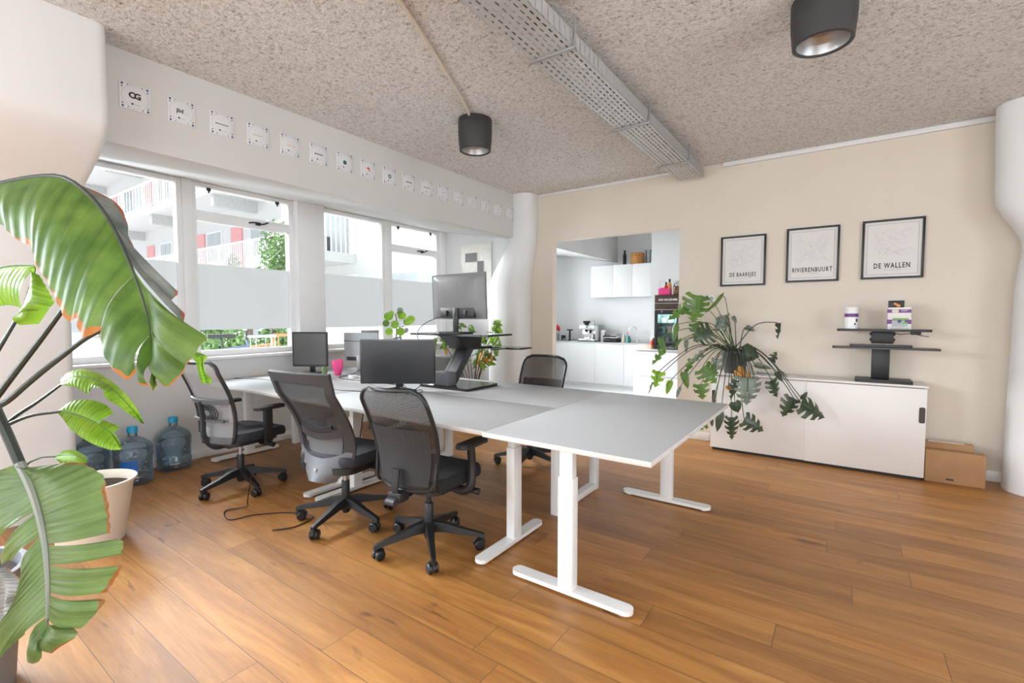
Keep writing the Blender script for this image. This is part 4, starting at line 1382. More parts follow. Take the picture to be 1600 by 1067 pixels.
# ------------------------------------------------------------ framed posters
def poster(x0, x1, z0, z1, text, label, size, extra=''):
    cx, cz = (x0 + x1) / 2, (z0 + z1) / 2
    w, h = x1 - x0, z1 - z0
    t = thing('picture_frame', label, 'poster', (cx, YB - 0.003, cz), 0, 'three framed posters on the beige wall')
    bm = BM(); f = 0.018; d = 0.024
    for b in ((-w / 2, -h / 2, w / 2, -h / 2 + f), (-w / 2, h / 2 - f, w / 2, h / 2), (-w / 2, -h / 2 + f, -w / 2 + f, h / 2 - f), (w / 2 - f, -h / 2 + f, w / 2, h / 2 - f)):
        box(bm, b[0], -d, b[1], b[2], 0, b[3], bev=0.001)
    obj('frame', bm, 'black', t)
    bm = BM(); box(bm, -w / 2 + f, -0.010, -h / 2 + f, w / 2 - f, -0.004, h / 2 - f)
    pr = obj('print', bm, 'paper', t)
    bm = BM(); m = f + 0.022
    for b in ((-w / 2 + m, -h / 2 + m, w / 2 - m, -h / 2 + m + 0.0022), (-w / 2 + m, h / 2 - m - 0.0022, w / 2 - m, h / 2 - m), (-w / 2 + m, -h / 2 + m, -w / 2 + m + 0.0022, h / 2 - m), (w / 2 - m - 0.0022, -h / 2 + m, w / 2 - m, h / 2 - m)):
        box(bm, b[0], -0.0112, b[1], b[2], -0.0098, b[3])
    obj('border_line', bm, 'ink_line', pr)
    bm = BM()
    lettering(bm, text, size, (0, -0.0104, -h / 2 + 0.118), (1, 0, 0), (0, 0, 1), 0.62, bold=size * 0.022, space=1.25)
    obj('title', bm, 'ink', pr)
    bm = BM()
    lettering(bm, 'AMSTERDAM', size * 0.30, (0, -0.0104, -h / 2 + 0.082), (1, 0, 0), (0, 0, 1), 0.9, space=1.3)
    obj('subtitle', bm, 'ink_grey', pr)
    # faint street map
    rnd = random.Random(len(text)); bm = BM()
    for k in range(46):
        a = rnd.choice((0.35, 0.35 + PI / 2, 1.1, 2.5)) + rnd.uniform(-0.12, 0.12)
        L = rnd.uniform(0.03, 0.13); px, pz = rnd.uniform(-w * 0.27, w * 0.27), rnd.uniform(-h * 0.10, h * 0.32)
        s = Vector((math.cos(a), 0, math.sin(a))) * L / 2; n_ = Vector((-math.sin(a), 0, math.cos(a))) * 0.0006
        c = Vector((px, -0.0104, pz))
        bm.faces.new([bm.verts.new(c + q) for q in (-s - n_, s - n_, s + n_, -s + n_)])
    obj('street_map', bm, 'ink_grey', pr, smooth=False)
    bm = BM(); box(bm, -w / 2 + f, -0.0165, -h / 2 + f, w / 2 - f, -0.015, h / 2 - f)
    obj('glazing', bm, 'picture_glass', t)
poster(-1.122, -0.685, 1.73, 2.261, 'DE BAARSJES', 'black framed white poster lettered DE BAARSJES, leftmost of the three', 0.060)
poster(-0.500, -0.055, 1.747, 2.285, 'RIVIERENBUURT', 'black framed white poster lettered RIVIERENBUURT in the middle', 0.062)
poster(0.118, 0.568, 1.75, 2.291, 'DE WALLEN', 'black framed white poster lettered DE WALLEN at the right', 0.066)

# wall device above the plant
t = thing('wall_camera', 'small round white wall camera with grey lens above the potted monstera', 'camera', (-1.20, YB, 1.60))
bm = BM(); lathe(bm, [(0.030, 0.0), (0.034, 0.015), (0.040, 0.03), (0.040, 0.055), (0.030, 0.068), (0.012, 0.072)], n=28, mat=Matrix.Rotation(PI / 2, 4, 'X'))
obj('housing', bm, 'trim_white', t)
bm = BM(); lathe(bm, [(0.022, 0.068), (0.021, 0.0755), (0.001, 0.077)], n=24, mat=Matrix.Rotation(PI / 2, 4, 'X'))
obj('lens', bm, 'metal_grey', t)

# cloth print on the wall by the last window
t = thing('cloth_hanging', 'pale canvas hanging with two grey blocks at the far left of the back wall', 'wall hanging', (-4.57, YB - 0.012, 1.99))
bm = BM(); grid(bm, lambda u, v: (-0.29 + 0.58 * u + 0.02 * (1 - v) * u, -0.012 - 0.006 * math.sin(u * 9) * (1 - v), -0.50 + 1.0 * v), 20, 10, 0.004)
obj('canvas', bm, 'canvas', t)
bm = BM(); box(bm, -0.20, -0.022, 0.24, 0.02, -0.017, 0.37)
obj('grey_block', bm, 'screen_grey', t)
bm = BM(); box(bm, 0.035, -0.022, -0.05, 0.15, -0.017, 0.24)
obj('grey_block', bm, 'screen_grey', t)

# ------------------------------------------------------------ the seventeen tiles on the soffit
TEXTS = ['CG', 'jlid.', '', 'name', 'line', 'GRO', 'dot', 'red', 'ring', 'bar', 'word', 'ark', 'wide', 'O', 'trio', 'desk', 'mark']
TLAB = ['square white tile with blue corners lettered CG, first from the left on the soffit',
        'square white tile lettered jlid, second from the left on the soffit',
        'white tile with a small grey dot and pale line, third from the left on the soffit',
        'white tile with a dark name line, fourth from the left on the soffit',
        'white tile with an orange tipped line, fifth from the left on the soffit',
        'white tile with a short grey word, sixth from the left on the soffit',
        'white tile with a green black disc, seventh from the left on the soffit',
        'white tile with a red logo, eighth from the left on the soffit',
        'white tile with a dark teal ring, ninth from the left on the soffit',
        'white tile with a reddish word, tenth from the left on the soffit',
        'white tile eleventh from the left on the soffit',
        'white tile twelfth from the left on the soffit',
        'white tile thirteenth from the left on the soffit',
        'white tile with a pale ring, fifth from the back wall end of the soffit row',
        'white tile with two dark dots, fourth from the back wall end of the soffit row',
        'white tile third from the back wall end of the soffit row',
        'white tile last in the soffit row, next to the round pillar']
TLAB[14] = 'white tile with two dark dots, third from the round pillar on the soffit'
TLAB[13] = 'white tile with a pale ring, fourth from the round pillar on the soffit'
TLAB[15] = 'white tile second from the round pillar on the soffit'
TLAB[16] = 'white tile closest to the round pillar on the soffit'
for i in range(17):
    yc = 1.152 + i * (5.262 - 1.152) / 16
    TLAB[2] = 'white tile with a short dark name line, third from the left on the soffit'
    TLAB[3] = 'white tile with a longer pale line, fourth from the left on the soffit'
    t = thing('ceramic_tile', TLAB[i], 'tile', (XS, yc, 2.785), 0, 'ceramic tiles along the white soffit')
    S = 0.082
    bm = BM(); box(bm, 0.0, -S, -S, 0.008, S, S, bev=0.002)
    obj('tile_body', bm, 'tile', t)
    X = 0.0084
    V = lambda y, z: Vector((X, y, z))
    bm = BM()
    def disc(bm, y, z, r, n=10):
        bm.faces.new([bm.verts.new(V(y + r * math.cos(2 * PI * k / n), z + r * math.sin(2 * PI * k / n))) for k in range(n)])
    for sy in (-1, 1):
        for sz in (-1, 1):
            disc(bm, sy * 0.066, sz * 0.068, 0.0068); disc(bm, sy * 0.067, sz * 0.050, 0.0045); disc(bm, sy * 0.038, sz * 0.069, 0.0036)
    disc(bm, -0.016, -0.043, 0.0065)
    obj('corner_ornament', bm, 'ink_blue', t, smooth=False)
    bm = BM()
    def ring(bm, r0, r1, n=40, cy=0.0, cz=0.0):
        A = [bm.verts.new(V(cy + r0 * math.cos(2 * PI * k / n), cz + r0 * math.sin(2 * PI * k / n))) for k in range(n)]
        B = [bm.verts.new(V(cy + r1 * math.cos(2 * PI * k / n), cz + r1 * math.sin(2 * PI * k / n))) for k in range(n)]
        for k in range(n): bm.faces.new((A[k], A[(k + 1) % n], B[(k + 1) % n], B[k]))
    ring(bm, 0.0685, 0.0705); 
    for y0, z0, w in ((-0.004, -0.047, 0.03),): bm.faces.new([bm.verts.new(V(*p)) for p in ((y0, z0), (y0 + w, z0), (y0 + w, z0 + 0.004), (y0, z0 + 0.004))])
    for s in (-1, 1):
        bm.faces.new([bm.verts.new(V(*p)) for p in ((-0.077, s * 0.0765), (0.077, s * 0.0765), (0.077, s * 0.078), (-0.077, s * 0.078))])
    obj('circle_ornament', bm, 'ink_pale', t, smooth=False)
    bm = BM(); mat = 'ink'
    Xd, Yd = (0, 1, 0), (0, 0, 1)
    T = TEXTS[i]
    if i == 0:
        lettering(bm, 'CG', 0.050, (X, -0.002, 0.008), Xd, Yd, 1.0, bold=0.0022, space=0.72)
    elif i == 1:
        lettering(bm, 'jlid', 0.036, (X, -0.010, 0.004), Xd, Yd, 1.0, bold=0.001)
        lettering(bm, '___', 0.022, (X, 0.030, 0.004), Xd, Yd, 0.7)
    elif i in (6, 8):
        disc(bm, 0, 0.0, 0.019, 20); mat = 'ink_green'
        if i == 8:
            bm.free(); bm = BM(); ring(bm, 0.009, 0.020, 24)
    elif i == 7:
        box(bm, X - 0.0005, -0.014, 0.004, X, 0.016, 0.022); box(bm, X - 0.0005, 0.004, -0.010, X, 0.020, 0.001); mat = 'ink_red'
    elif i == 13:
        ring(bm, 0.014, 0.019, 24); mat = 'ink_grey'
    elif i == 14:
        disc(bm, 0.004, 0.022, 0.007); disc(bm, -0.004, -0.012, 0.007)
    elif i == 4:
        box(bm, X - 0.0005, -0.03, -0.003, X, 0.045, 0.001); mat = 'ink_orange'
    else:
        w = (0.04, 0.03, 0.035, 0.028)[i % 4]
        box(bm, X - 0.0005, -w, -0.003, X, w + 0.006, 0.004)
        disc(bm, -w - 0.006, 0.0, 0.006); mat = ('ink_grey', 'ink', 'ink_line', 'ink_grey')[i % 4]
    obj('logo', bm, mat, t, smooth=False)

# ------------------------------------------------------------ ceiling: cable tray, hangers, lamps, conduit
TX0, TX1, TRZ = -1.547, -1.279, 2.90
bm = BM()
Ys, Ye = -2.8, 5.42
box(bm, TX0, Ys, TRZ, TX1, Ye, TRZ + 0.002)
box(bm, TX0, Ys, TRZ, TX0 + 0.002, Ye, TRZ + 0.062)
box(bm, TX1 - 0.002, Ys, TRZ, TX1, Ye, TRZ + 0.085)
tray = obj('cable_tray', bm, 'tray', smooth=False)
tag(tray, 'long perforated steel cable tray hanging under the stucco ceiling', 'cable tray')
bm = BM()
for k, (x, z) in enumerate(((-1.33, 0.012), (-1.37, 0.014), (-1.42, 0.012), (-1.49, 0.012), (-1.345, 0.034))):
    r = random.Random(k)
    tube(bm, catmull([(x + r.uniform(-.012, .012), Ys + j * 0.7, TRZ + z + r.uniform(0, .006)) for j in range(12)], 4), 0.009, n=6)
for k in range(26):
    y = Ys + 0.3 + k * 0.31
    box(bm, TX0 + 0.12, y, TRZ + 0.004, TX1 - 0.02, y + 0.02, TRZ + 0.05, bev=0.003)
o = obj('cable_bundle', bm, 'metal_grey'); tag(o, 'bundle of grey cables lying inside the ceiling cable tray', 'cables', kind='stuff')
for k, y in enumerate((-1.2, 0.6, 2.42, 3.66, 4.80)):
    t = thing('tray_hanger', ('steel hanger strap of the cable tray, out of view behind the camera', 'steel hanger strap of the cable tray above the camera', 'steel hanger strap of the cable tray nearest to the camera', 'steel hanger strap at the middle of the visible cable tray', 'steel hanger strap of the cable tray nearest to the beige wall')[k], 'bracket', (TX1, y, TRZ))
    bm = BM(); box(bm, TX0 - TX1 - 0.025, -0.012, -0.012, 0.016, 0.012, -0.001, bev=0.002)
    cyl(bm, (TX0 - TX1 - 0.02, 0, -0.02), (TX0 - TX1 - 0.02, 0, 0.0), 0.007, n=8)
    obj('strap', bm, 'metal_grey', t)
    bm = BM(); cyl(bm, (0.008, 0, -0.01), (0.008, 0, CEIL - TRZ), 0.006, n=8); box(bm, 0.001, -0.02, -0.001, 0.006, 0.02, 0.04)
    obj('rod', bm, 'metal_grey', t)

def spot(name, label, x, y, r, h, tilt=0):
    t = thing(name, label, 'ceiling lamp', (x, y, CEIL), 0)
    bm = BM()
    lathe(bm, [(r * 0.80, -h + 0.012), (r * 0.86, -h), (r * 0.93, -h + 0.006), (r * 0.99, -h + 0.10), (r, -h + 0.14), (r, -0.012), (r * 0.97, -0.004), (r * 0.4, -0.003)], n=48, cap=False)
    obj('housing', bm, 'lamp_black', t)
    bm = BM()
    prof = [(r * 0.81, -h + 0.010), (r * 0.70, -h + 0.055), (r * 0.55, -h + 0.085), (r * 0.40, -h + 0.10)]
    lathe(bm, prof, n=72, cap=False)
    # facets of the reflector
    for v in bm.verts:
        pass
    obj('reflector', bm, 'reflector', t, smooth=False)
    bm = BM(); lathe(bm, [(r * 0.40, -h + 0.10), (r * 0.05, -h + 0.102)], n=24, cap=True)
    obj('diode', bm, 'cream', t)
    return t
spot('ceiling_spot', 'black cylindrical ceiling spot nearer the windows with cord across the ceiling', -2.60, 3.17, 0.142, 0.265)
spot('ceiling_spot', 'large black cylindrical ceiling spot at the upper right near the camera', -0.135, 3.03, 0.150, 0.24)
def conduit(pts, label):
    bm = BM(); tube(bm, catmull(pts, 6), 0.011, n=8)
    tag(obj('conduit', bm, 'wall_beige'), label, 'conduit')
p = at(625, 0, z=CEIL - 0.0145)
conduit([(-2.60, 3.10, CEIL - 0.0145), (-2.45, 2.85, CEIL - 0.0145), (p.x, p.y, CEIL - 0.0145), (p.x + 0.45, p.y - 1.2, CEIL - 0.0145), (p.x + 0.5, p.y - 2.6, CEIL - 0.0145)], 'thin pale cord running over the ceiling to the spot near the windows')
conduit([(-0.16, 2.90, CEIL - 0.0145), (-0.25, 2.80, CEIL - 0.0145), (-0.55, 2.5, CEIL - 0.0145), (-1.27, 2.2, CEIL - 0.0145)], 'thin pale cord from the cable tray to the large right spot')
# ------------------------------------------------------------ kitchen
WT = 0.90
CF, CB = 8.60, KY - 0.025      # counter front and back
def cabinet(name, label, x0, x1, y0, y1, z0, z1, doors, group, front='-y', plinth=0.0, handle=False, drawers=False):
    cx = (x0 + x1) / 2
    t = thing(name, label, 'cabinet', (cx, y0, 0), 0, group)
    bm = BM(); box(bm, x0 - cx + 0.001, 0.02, z0 + plinth, x1 - cx - 0.001, y1 - y0 - 0.004, z1, bev=0.001)
    if plinth: box(bm, x0 - cx + 0.001, 0.06, z0, x1 - cx - 0.001, y1 - y0, z0 + plinth)
    obj('body', bm, 'kitchen_white', t)
    if drawers:
        n = doors; hgt = (z1 - z0 - plinth) / n
        for k in range(n):
            bm = BM(); box(bm, x0 - cx + 0.003, 0.0, z0 + plinth + k * hgt + 0.004, x1 - cx - 0.003, 0.02, z0 + plinth + (k + 1) * hgt - 0.012, bev=0.002)
            obj('drawer', bm, 'kitchen_white', t)
    else:
        w = (x1 - x0) / doors
        for k in range(doors):
            bm = BM(); box(bm, x0 - cx + k * w + 0.002, 0.0, z0 + plinth + 0.003, x0 - cx + (k + 1) * w - 0.002, 0.02, z1 - 0.003, bev=0.0015)
            obj('door', bm, 'kitchen_white', t)
    return t
xs = [XW, -4.62, -4.02, -3.42, -2.82]
for k in range(4):
    cabinet('base_cabinet', ('white kitchen base cabinet at the left beside the opening edge', 'white kitchen base cabinet under the espresso machine', 'white kitchen base cabinet under the stacked pans', 'white kitchen base cabinet under the tap')[k], xs[k], xs[k + 1], CF, CB, 0, WT - 0.025, 1, 'kitchen base cabinets', plinth=0.08)
bm = BM(); box(bm, XW, CF - 0.015, WT - 0.025, -2.80, CB, WT, bev=0.003)
tag(obj('worktop', bm, 'worktop'), 'thin light grey kitchen worktop along the rear wall', 'worktop')
ux = [-4.13, -3.66, -3.28, -2.92]
U0, U1 = 1.775, 2.39
for k in range(3):
    cabinet('wall_cabinet', ('white wall cabinet on the left of the three hung in the kitchen', 'white wall cabinet in the middle of the three hung in the kitchen', 'white wall cabinet on the right of the three hung in the kitchen')[k], ux[k], ux[k + 1], 8.62, CB, U0, U1, 1, 'kitchen wall cabinets')
# front block carrying the fridge
PX0, PX1, PY0, PY1 = -2.70, -1.60, 7.20, 7.74
t = cabinet('drawer_unit', 'white drawer unit in front carrying the small glass door fridge', PX0, PX1, PY0, PY1, 0, WT - 0.025, 2, None, plinth=0.08, drawers=True)
bm = BM(); box(bm, PX0 - 0.01, PY0 - 0.015, WT - 0.025, PX1, PY1, WT, bev=0.003)
tag(obj('worktop', bm, 'worktop'), 'grey worktop of the front drawer unit beneath the fridge', 'worktop')

# fridge
FX0, FX1, FY0, FY1, FZ0, FZ1 = -2.385, -2.02, 7.22, 7.58, WT, 1.73
t = thing('glass_door_fridge', 'small black counter fridge with lit glass door and lettered header', 'fridge', ((FX0 + FX1) / 2, FY0, FZ0))
fw, fh, fd = (FX1 - FX0) / 2, FZ1 - FZ0, FY1 - FY0
bm = BM()
box(bm, -fw, 0.03, 0.0, -fw + 0.02, fd, fh - 0.001, bev=0.002); box(bm, fw - 0.02, 0.03, 0.0, fw, fd, fh - 0.001, bev=0.002)
box(bm, -fw + 0.02, fd - 0.02, 0.0, fw - 0.02, fd, fh - 0.001); box(bm, -fw + 0.02, 0.03, 0.0, fw - 0.02, fd - 0.02, 0.07)
box(bm, -fw + 0.02, 0.03, 0.575, fw - 0.02, fd - 0.02, fh - 0.001)
obj('casing', bm, 'black', t)
bm = BM(); box(bm, -fw + 0.02, fd - 0.03, 0.07, fw - 0.02, fd - 0.02, 0.575)
box(bm, -fw + 0.02, 0.04, 0.07, -fw + 0.024, fd - 0.03, 0.575); box(bm, fw - 0.024, 0.04, 0.07, fw - 0.02, fd - 0.03, 0.575)
obj('liner', bm, 'fridge_in', t)
for z in (0.11, 0.255, 0.40):
    bm = BM(); box(bm, -fw + 0.024, 0.05, z, fw - 0.024, fd - 0.03, z + 0.006)
    obj('shelf', bm, 'fridge_in', t)
bm = BM()
for b in ((-fw, 0.0, -fw + 0.045, 0.60), (fw - 0.03, 0.0, fw, 0.60), (-fw + 0.045, 0.0, fw - 0.03, 0.075), (-fw + 0.045, 0.535, fw - 0.03, 0.60)):
    box(bm, b[0], 0.0, b[1], b[2], 0.03, b[3], bev=0.002)
d = obj('door', bm, 'black', t)
bm = BM(); box(bm, -fw + 0.045, 0.012, 0.075, fw - 0.03, 0.016, 0.535)
obj('glass', bm, 'clear', d)
bm = BM(); lathe(bm, [(0.030, 0.0), (0.030, 0.001)], n=24, mat=Matrix.Translation((0.105, 0.010, 0.49)) @ Matrix.Rotation(PI / 2, 4, 'X'))
obj('round_sticker', bm, 'ink_green', d)
bm = BM(); box(bm, -0.03, -0.001, 0.022, 0.16, 0.001, 0.034)
obj('door_strip', bm, 'silver', d)
bm = BM(); lathe(bm, [(0.009, 0.0), (0.009, 0.002)], n=16, mat=Matrix.Translation((-0.07, 0.0, 0.575)) @ Matrix.Rotation(PI / 2, 4, 'X'))
obj('lock', bm, 'silver', d)
bm = BM(); box(bm, -fw, 0.0, 0.605, fw, 0.03, fh, bev=0.002)
h = obj('header', bm, 'brown_wood', t)
bm = BM(); lettering(bm, 'COOL YOUR CUSTOMERS', 0.040, (0.018, -0.0008, 0.765 - 0.01), (1, 0, 0), (0, 0, 1), 0.60, bold=0.0012)
obj('lettering', bm, 'paper', h)
bm = BM(); box(bm, -fw + 0.003, -0.001, 0.603, fw - 0.003, 0.003, 0.610); box(bm, -fw + 0.003, -0.001, 0.700, fw - 0.003, 0.001, 0.706)
obj('metal_strip', bm, 'silver', h)
tcx = (FX0 + FX1) / 2
for lx, lz, w, hh, m, lab in ((-0.075, 0.406, 0.038, 0.075, 'paper', 'white tub on the top fridge shelf at the left'), (0.03, 0.406, 0.042, 0.078, 'paper', 'white tub on the top fridge shelf at the right'),
                             (-0.08, 0.261, 0.032, 0.07, 'teal_print', 'pale blue pot on the middle fridge shelf'), (0.01, 0.261, 0.04, 0.085, 'cream', 'cream tub on the middle fridge shelf'), (0.10, 0.261, 0.034, 0.06, 'metal_grey', 'grey tub on the middle fridge shelf'), (-0.02, 0.116, 0.05, 0.06, 'silver', 'silver bowl on the bottom fridge shelf')):
    bm = BM(); lathe(bm, [(w * 0.85, 0), (w * 0.95, 0.01), (w, hh * 0.85), (w * 1.06, hh * 0.88), (w * 1.06, hh), (w * 0.9, hh)], n=24)
    o = obj('food_tub', bm, m); o.location = (tcx + lx, FY0 + 0.14, FZ0 + lz); tag(o, lab, 'tub', 'tubs inside the fridge')

# the fridge's own strip lamp under its header
bm = BM(); box(bm, -fw + 0.05, 0.045, 0.560, fw - 0.05, 0.065, 0.572)
lm, nt_, b_n = new_mat('fridge lamp'); b_n.inputs['Emission Color'].default_value = (0.85, 1.0, 1.0, 1); b_n.inputs['Emission Strength'].default_value = 40.0
obj('strip_lamp', bm, lm, t)

# on top of the fridge
t = thing('cleaning_caddy', 'hot pink caddy on top of the fridge', 'caddy', (tcx - 0.06, FY0 + 0.12, FZ1))
bm = BM()
for b in ((-0.09, -0.055, 0.0, 0.085, 0.055, 0.006), (-0.09, -0.055, 0.006, 0.085, -0.049, 0.10), (-0.09, 0.049, 0.006, 0.085, 0.055, 0.12), (-0.09, -0.049, 0.006, -0.084, 0.049, 0.10), (0.079, -0.049, 0.006, 0.085, 0.049, 0.10)):
    box(bm, *b, bev=0.002)
obj('tray', bm, 'pink', t)
bm = BM(); tube(bm, catmull([(-0.087, 0, 0.10), (-0.087, 0, 0.20), (-0.075, 0, 0.215), (-0.01, 0, 0.215)], 4), 0.004, n=6)
obj('wire_handle', bm, 'silver', t)
def bottle(name, label, cat, loc, prof, mat, cap=None, capmat='black', group=None):
    t = thing(name, label, cat, loc, 0, group)
    bm = BM(); lathe(bm, prof, n=24)
    obj('body', bm, mat, t)
    if cap:
        bm = BM(); lathe(bm, cap, n=20); obj('cap', bm, capmat, t)
    return t
bottle('spray_bottle', 'red bottle with black cap standing in the pink caddy', 'bottle', (tcx - 0.05, FY0 + 0.12, FZ1 + 0.006), [(0.026, 0), (0.028, 0.01), (0.028, 0.12), (0.012, 0.15)], 'red', [(0.012, 0.15), (0.014, 0.152), (0.014, 0.19), (0.01, 0.195)])
bottle('spray_bottle', 'taller coral bottle with black cap at the right of the pink caddy', 'bottle', (tcx + 0.0, FY0 + 0.13, FZ1 + 0.006), [(0.028, 0), (0.030, 0.01), (0.030, 0.15), (0.014, 0.19)], 'ink_orange', [(0.014, 0.19), (0.016, 0.192), (0.016, 0.235), (0.01, 0.24)])
t = thing('storage_jar', 'glass jar of brown nuts with silver lid on top of the fridge', 'jar', (tcx + 0.115, FY0 + 0.11, FZ1))
bm = BM(); lathe(bm, [(0.050, 0.002), (0.053, 0.01), (0.053, 0.13), (0.042, 0.15), (0.040, 0.17)], n=28)
obj('glass_body', bm, 'clear', t)
bm = BM(); lathe(bm, [(0.047, 0.006), (0.049, 0.012), (0.049, 0.125), (0.03, 0.135)], n=28)
obj('nuts', bm, 'nuts', t)
bm = BM(); lathe(bm, [(0.042, 0.17), (0.043, 0.172), (0.043, 0.205), (0.040, 0.208)], n=28)
obj('lid', bm, 'silver', t)

# on the wall cabinets
bottle('dark_bottle', 'slim black bottle standing on the kitchen wall cabinets', 'bottle', (-3.49, 8.76, U1), [(0.032, 0), (0.034, 0.008), (0.034, 0.19), (0.016, 0.225), (0.016, 0.24)], 'black', [(0.017, 0.24), (0.020, 0.241), (0.020, 0.275), (0.015, 0.28)])
t = thing('wicker_basket', 'round brown wicker basket on top of the kitchen wall cabinets', 'basket', (-3.24, 8.78, U1))
bm = BM(); lathe(bm, [(0.115, 0), (0.125, 0.02), (0.128, 0.14), (0.120, 0.20), (0.114, 0.20), (0.118, 0.14), (0.10, 0.03)], n=36)
obj('woven_body', bm, 'wicker', t)
bm = BM(); tube(bm, [(0.119 * math.cos(2 * PI * k / 36), 0.119 * math.sin(2 * PI * k / 36), 0.205) for k in range(36)], 0.008, n=8, closed=True)
obj('rim', bm, 'wicker', t)
bm = BM(); lathe(bm, [(0.040, 0), (0.045, 0.01), (0.048, 0.20), (0.055, 0.26), (0.052, 0.26), (0.044, 0.19), (0.03, 0.015)], n=28)
o = obj('glass_vase', bm, 'clear'); o.location = (-3.04, 8.80, U1); tag(o, 'tall clear glass vase beside the wicker basket', 'vase')

# on the counter
def K(px): return at(px, 530, y=8.78).x
t = thing('espresso_machine', 'chrome espresso machine with grinder on the kitchen worktop', 'coffee machine', (-4.20, 8.76, WT))
bm = BM(); box(bm, -0.20, -0.14, 0.012, 0.16, 0.15, 0.055, bev=0.010); box(bm, -0.19, 0.02, 0.055, 0.16, 0.15, 0.24, bev=0.008); box(bm, -0.19, -0.13, 0.235, 0.16, 0.15, 0.325, bev=0.012)
obj('body', bm, 'chrome', t)
bm = BM(); box(bm, -0.21, -0.15, 0.0, 0.17, 0.15, 0.014, bev=0.004)
obj('drip_base', bm, 'dark_grey', t)
bm = BM(); lathe(bm, [(0.035, 0.325), (0.04, 0.35), (0.075, 0.385), (0.078, 0.41), (0.05, 0.415)], -0.09, 0.02, 24)
obj('bean_hopper', bm, 'black', t)
bm = BM(); lathe(bm, [(0.03, 0.19), (0.034, 0.235)], -0.05, -0.07, 20); tube(bm, [(-0.05, -0.10, 0.205), (-0.05, -0.20, 0.20)], 0.012, n=10)
obj('group_handle', bm, 'black', t)
bm = BM(); lathe(bm, [(0.035, 0.055), (0.042, 0.10), (0.034, 0.145), (0.036, 0.155)], 0.08, -0.07, 24)
obj('milk_jug', bm, 'chrome', t)
bm = BM(); lathe(bm, [(0.022, 0.325), (0.024, 0.42), (0.020, 0.425)], 0.04, 0.05, 18)
obj('cup_stack', bm, 'steel', t)
bm = BM(); box(bm, 0.162, -0.13, 0.02, 0.23, 0.14, 0.33, bev=0.008)
obj('water_tank', bm, 'metal_grey', t)
t = thing('tamper_stand', 'black T shaped tamper standing between cup and espresso machine', 'tamper', (-4.665, 8.76, WT))
bm = BM(); lathe(bm, [(0.05, 0), (0.05, 0.015), (0.018, 0.03), (0.022, 0.10), (0.018, 0.215)], n=20); box(bm, -0.065, -0.02, 0.212, 0.065, 0.02, 0.238, bev=0.008)
obj('stand', bm, 'black', t)
for k, x in enumerate((-4.745, -4.56)):
    bm = BM(); lathe(bm, [(0.022, 0), (0.028, 0.05), (0.024, 0.05), (0.018, 0.006)], n=20)
    o = obj('espresso_cup', bm, 'metal_grey'); o.location = (x, 8.66, WT); tag(o, ('small grey cup left of the black tamper', 'small grey cup right of the black tamper')[k], 'cup')
t = thing('black_cup', 'black tumbler on the kitchen worktop beside the red tulips', 'cup', (-4.815, 8.76, WT))
bm = BM(); lathe(bm, [(0.04, 0), (0.05, 0.11), (0.046, 0.11), (0.036, 0.008)], n=24); obj('cup_body', bm, 'black', t)
t = thing('red_tulips', 'bunch of red flowers in a slim glass by the kitchen opening', 'flowers', (-4.925, 8.70, WT))
bm = BM(); lathe(bm, [(0.035, 0), (0.036, 0.15), (0.033, 0.15), (0.030, 0.01)], n=24); obj('glass', bm, 'clear', t)
rnd = random.Random(4)
for k in range(6):
    a = k * 1.05; x, y, z = 0.035 * math.cos(a), 0.03 * math.sin(a), 0.20 + 0.035 * (k % 3)
    bm = BM(); tube(bm, [(0.01 * math.cos(a), 0.01 * math.sin(a), 0.01), (x, y, z)], 0.003, n=5); s = obj('stalk', bm, 'stem_green', t)
    bm = BM(); lathe(bm, [(0.008, z - 0.005), (0.026, z + 0.02), (0.024, z + 0.045), (0.008, z + 0.062)], x, y, 12); obj('petals', bm, 'red', s)
bm = BM(); box(bm, -0.045, -0.04, 0, 0.045, 0.04, 0.235, bev=0.01)
o = obj('canister', bm, 'trim_white'); o.location = (K(940) + 0.045, 8.76, WT); tag(o, 'tall white canister right of the espresso machine', 'canister')
t = thing('contact_grill', 'black and chrome sandwich grill on the worktop', 'grill', (K(957), 8.76, WT))
bm = BM(); box(bm, -0.15, -0.11, 0.0, 0.15, 0.11, 0.07, bev=0.02); obj('lower_plate', bm, 'black', t)
bm = BM(); box(bm, -0.15, -0.11, 0.078, 0.15, 0.11, 0.125, bev=0.018); u = obj('upper_plate', bm, 'chrome', t)
bm = BM(); tube(bm, catmull([(-0.13, -0.10, 0.10), (-0.10, -0.16, 0.12), (0.10, -0.16, 0.12), (0.13, -0.10, 0.10)], 5), 0.011, n=8); obj('handle', bm, 'black', u)
bm = BM(); lathe(bm, [(0.13, 0.128), (0.14, 0.165), (0.15, 0.17), (0.13, 0.17), (0.12, 0.135)], n=30); 
o = obj('frying_pan', bm, 'steel'); o.location = (K(957) + 0.005, 8.77, WT); tag(o, 'shallow steel pan lying on the sandwich grill', 'pan')
bottle('soap_bottle', 'cream bottle right of the sandwich grill', 'bottle', (K(975), 8.74, WT), [(0.03, 0), (0.032, 0.01), (0.032, 0.10), (0.012, 0.13)], 'cream', [(0.012, 0.13), (0.012, 0.155), (0.008, 0.16)], 'trim_white')
bottle('soap_bottle', 'pale green bottle with pink pump beside the tap', 'bottle', (K(981), 8.76, WT), [(0.028, 0), (0.030, 0.01), (0.030, 0.12), (0.012, 0.15)], 'teal_print', [(0.008, 0.15), (0.008, 0.18), (0.014, 0.182), (0.014, 0.20), (0.008, 0.205)], 'pink')
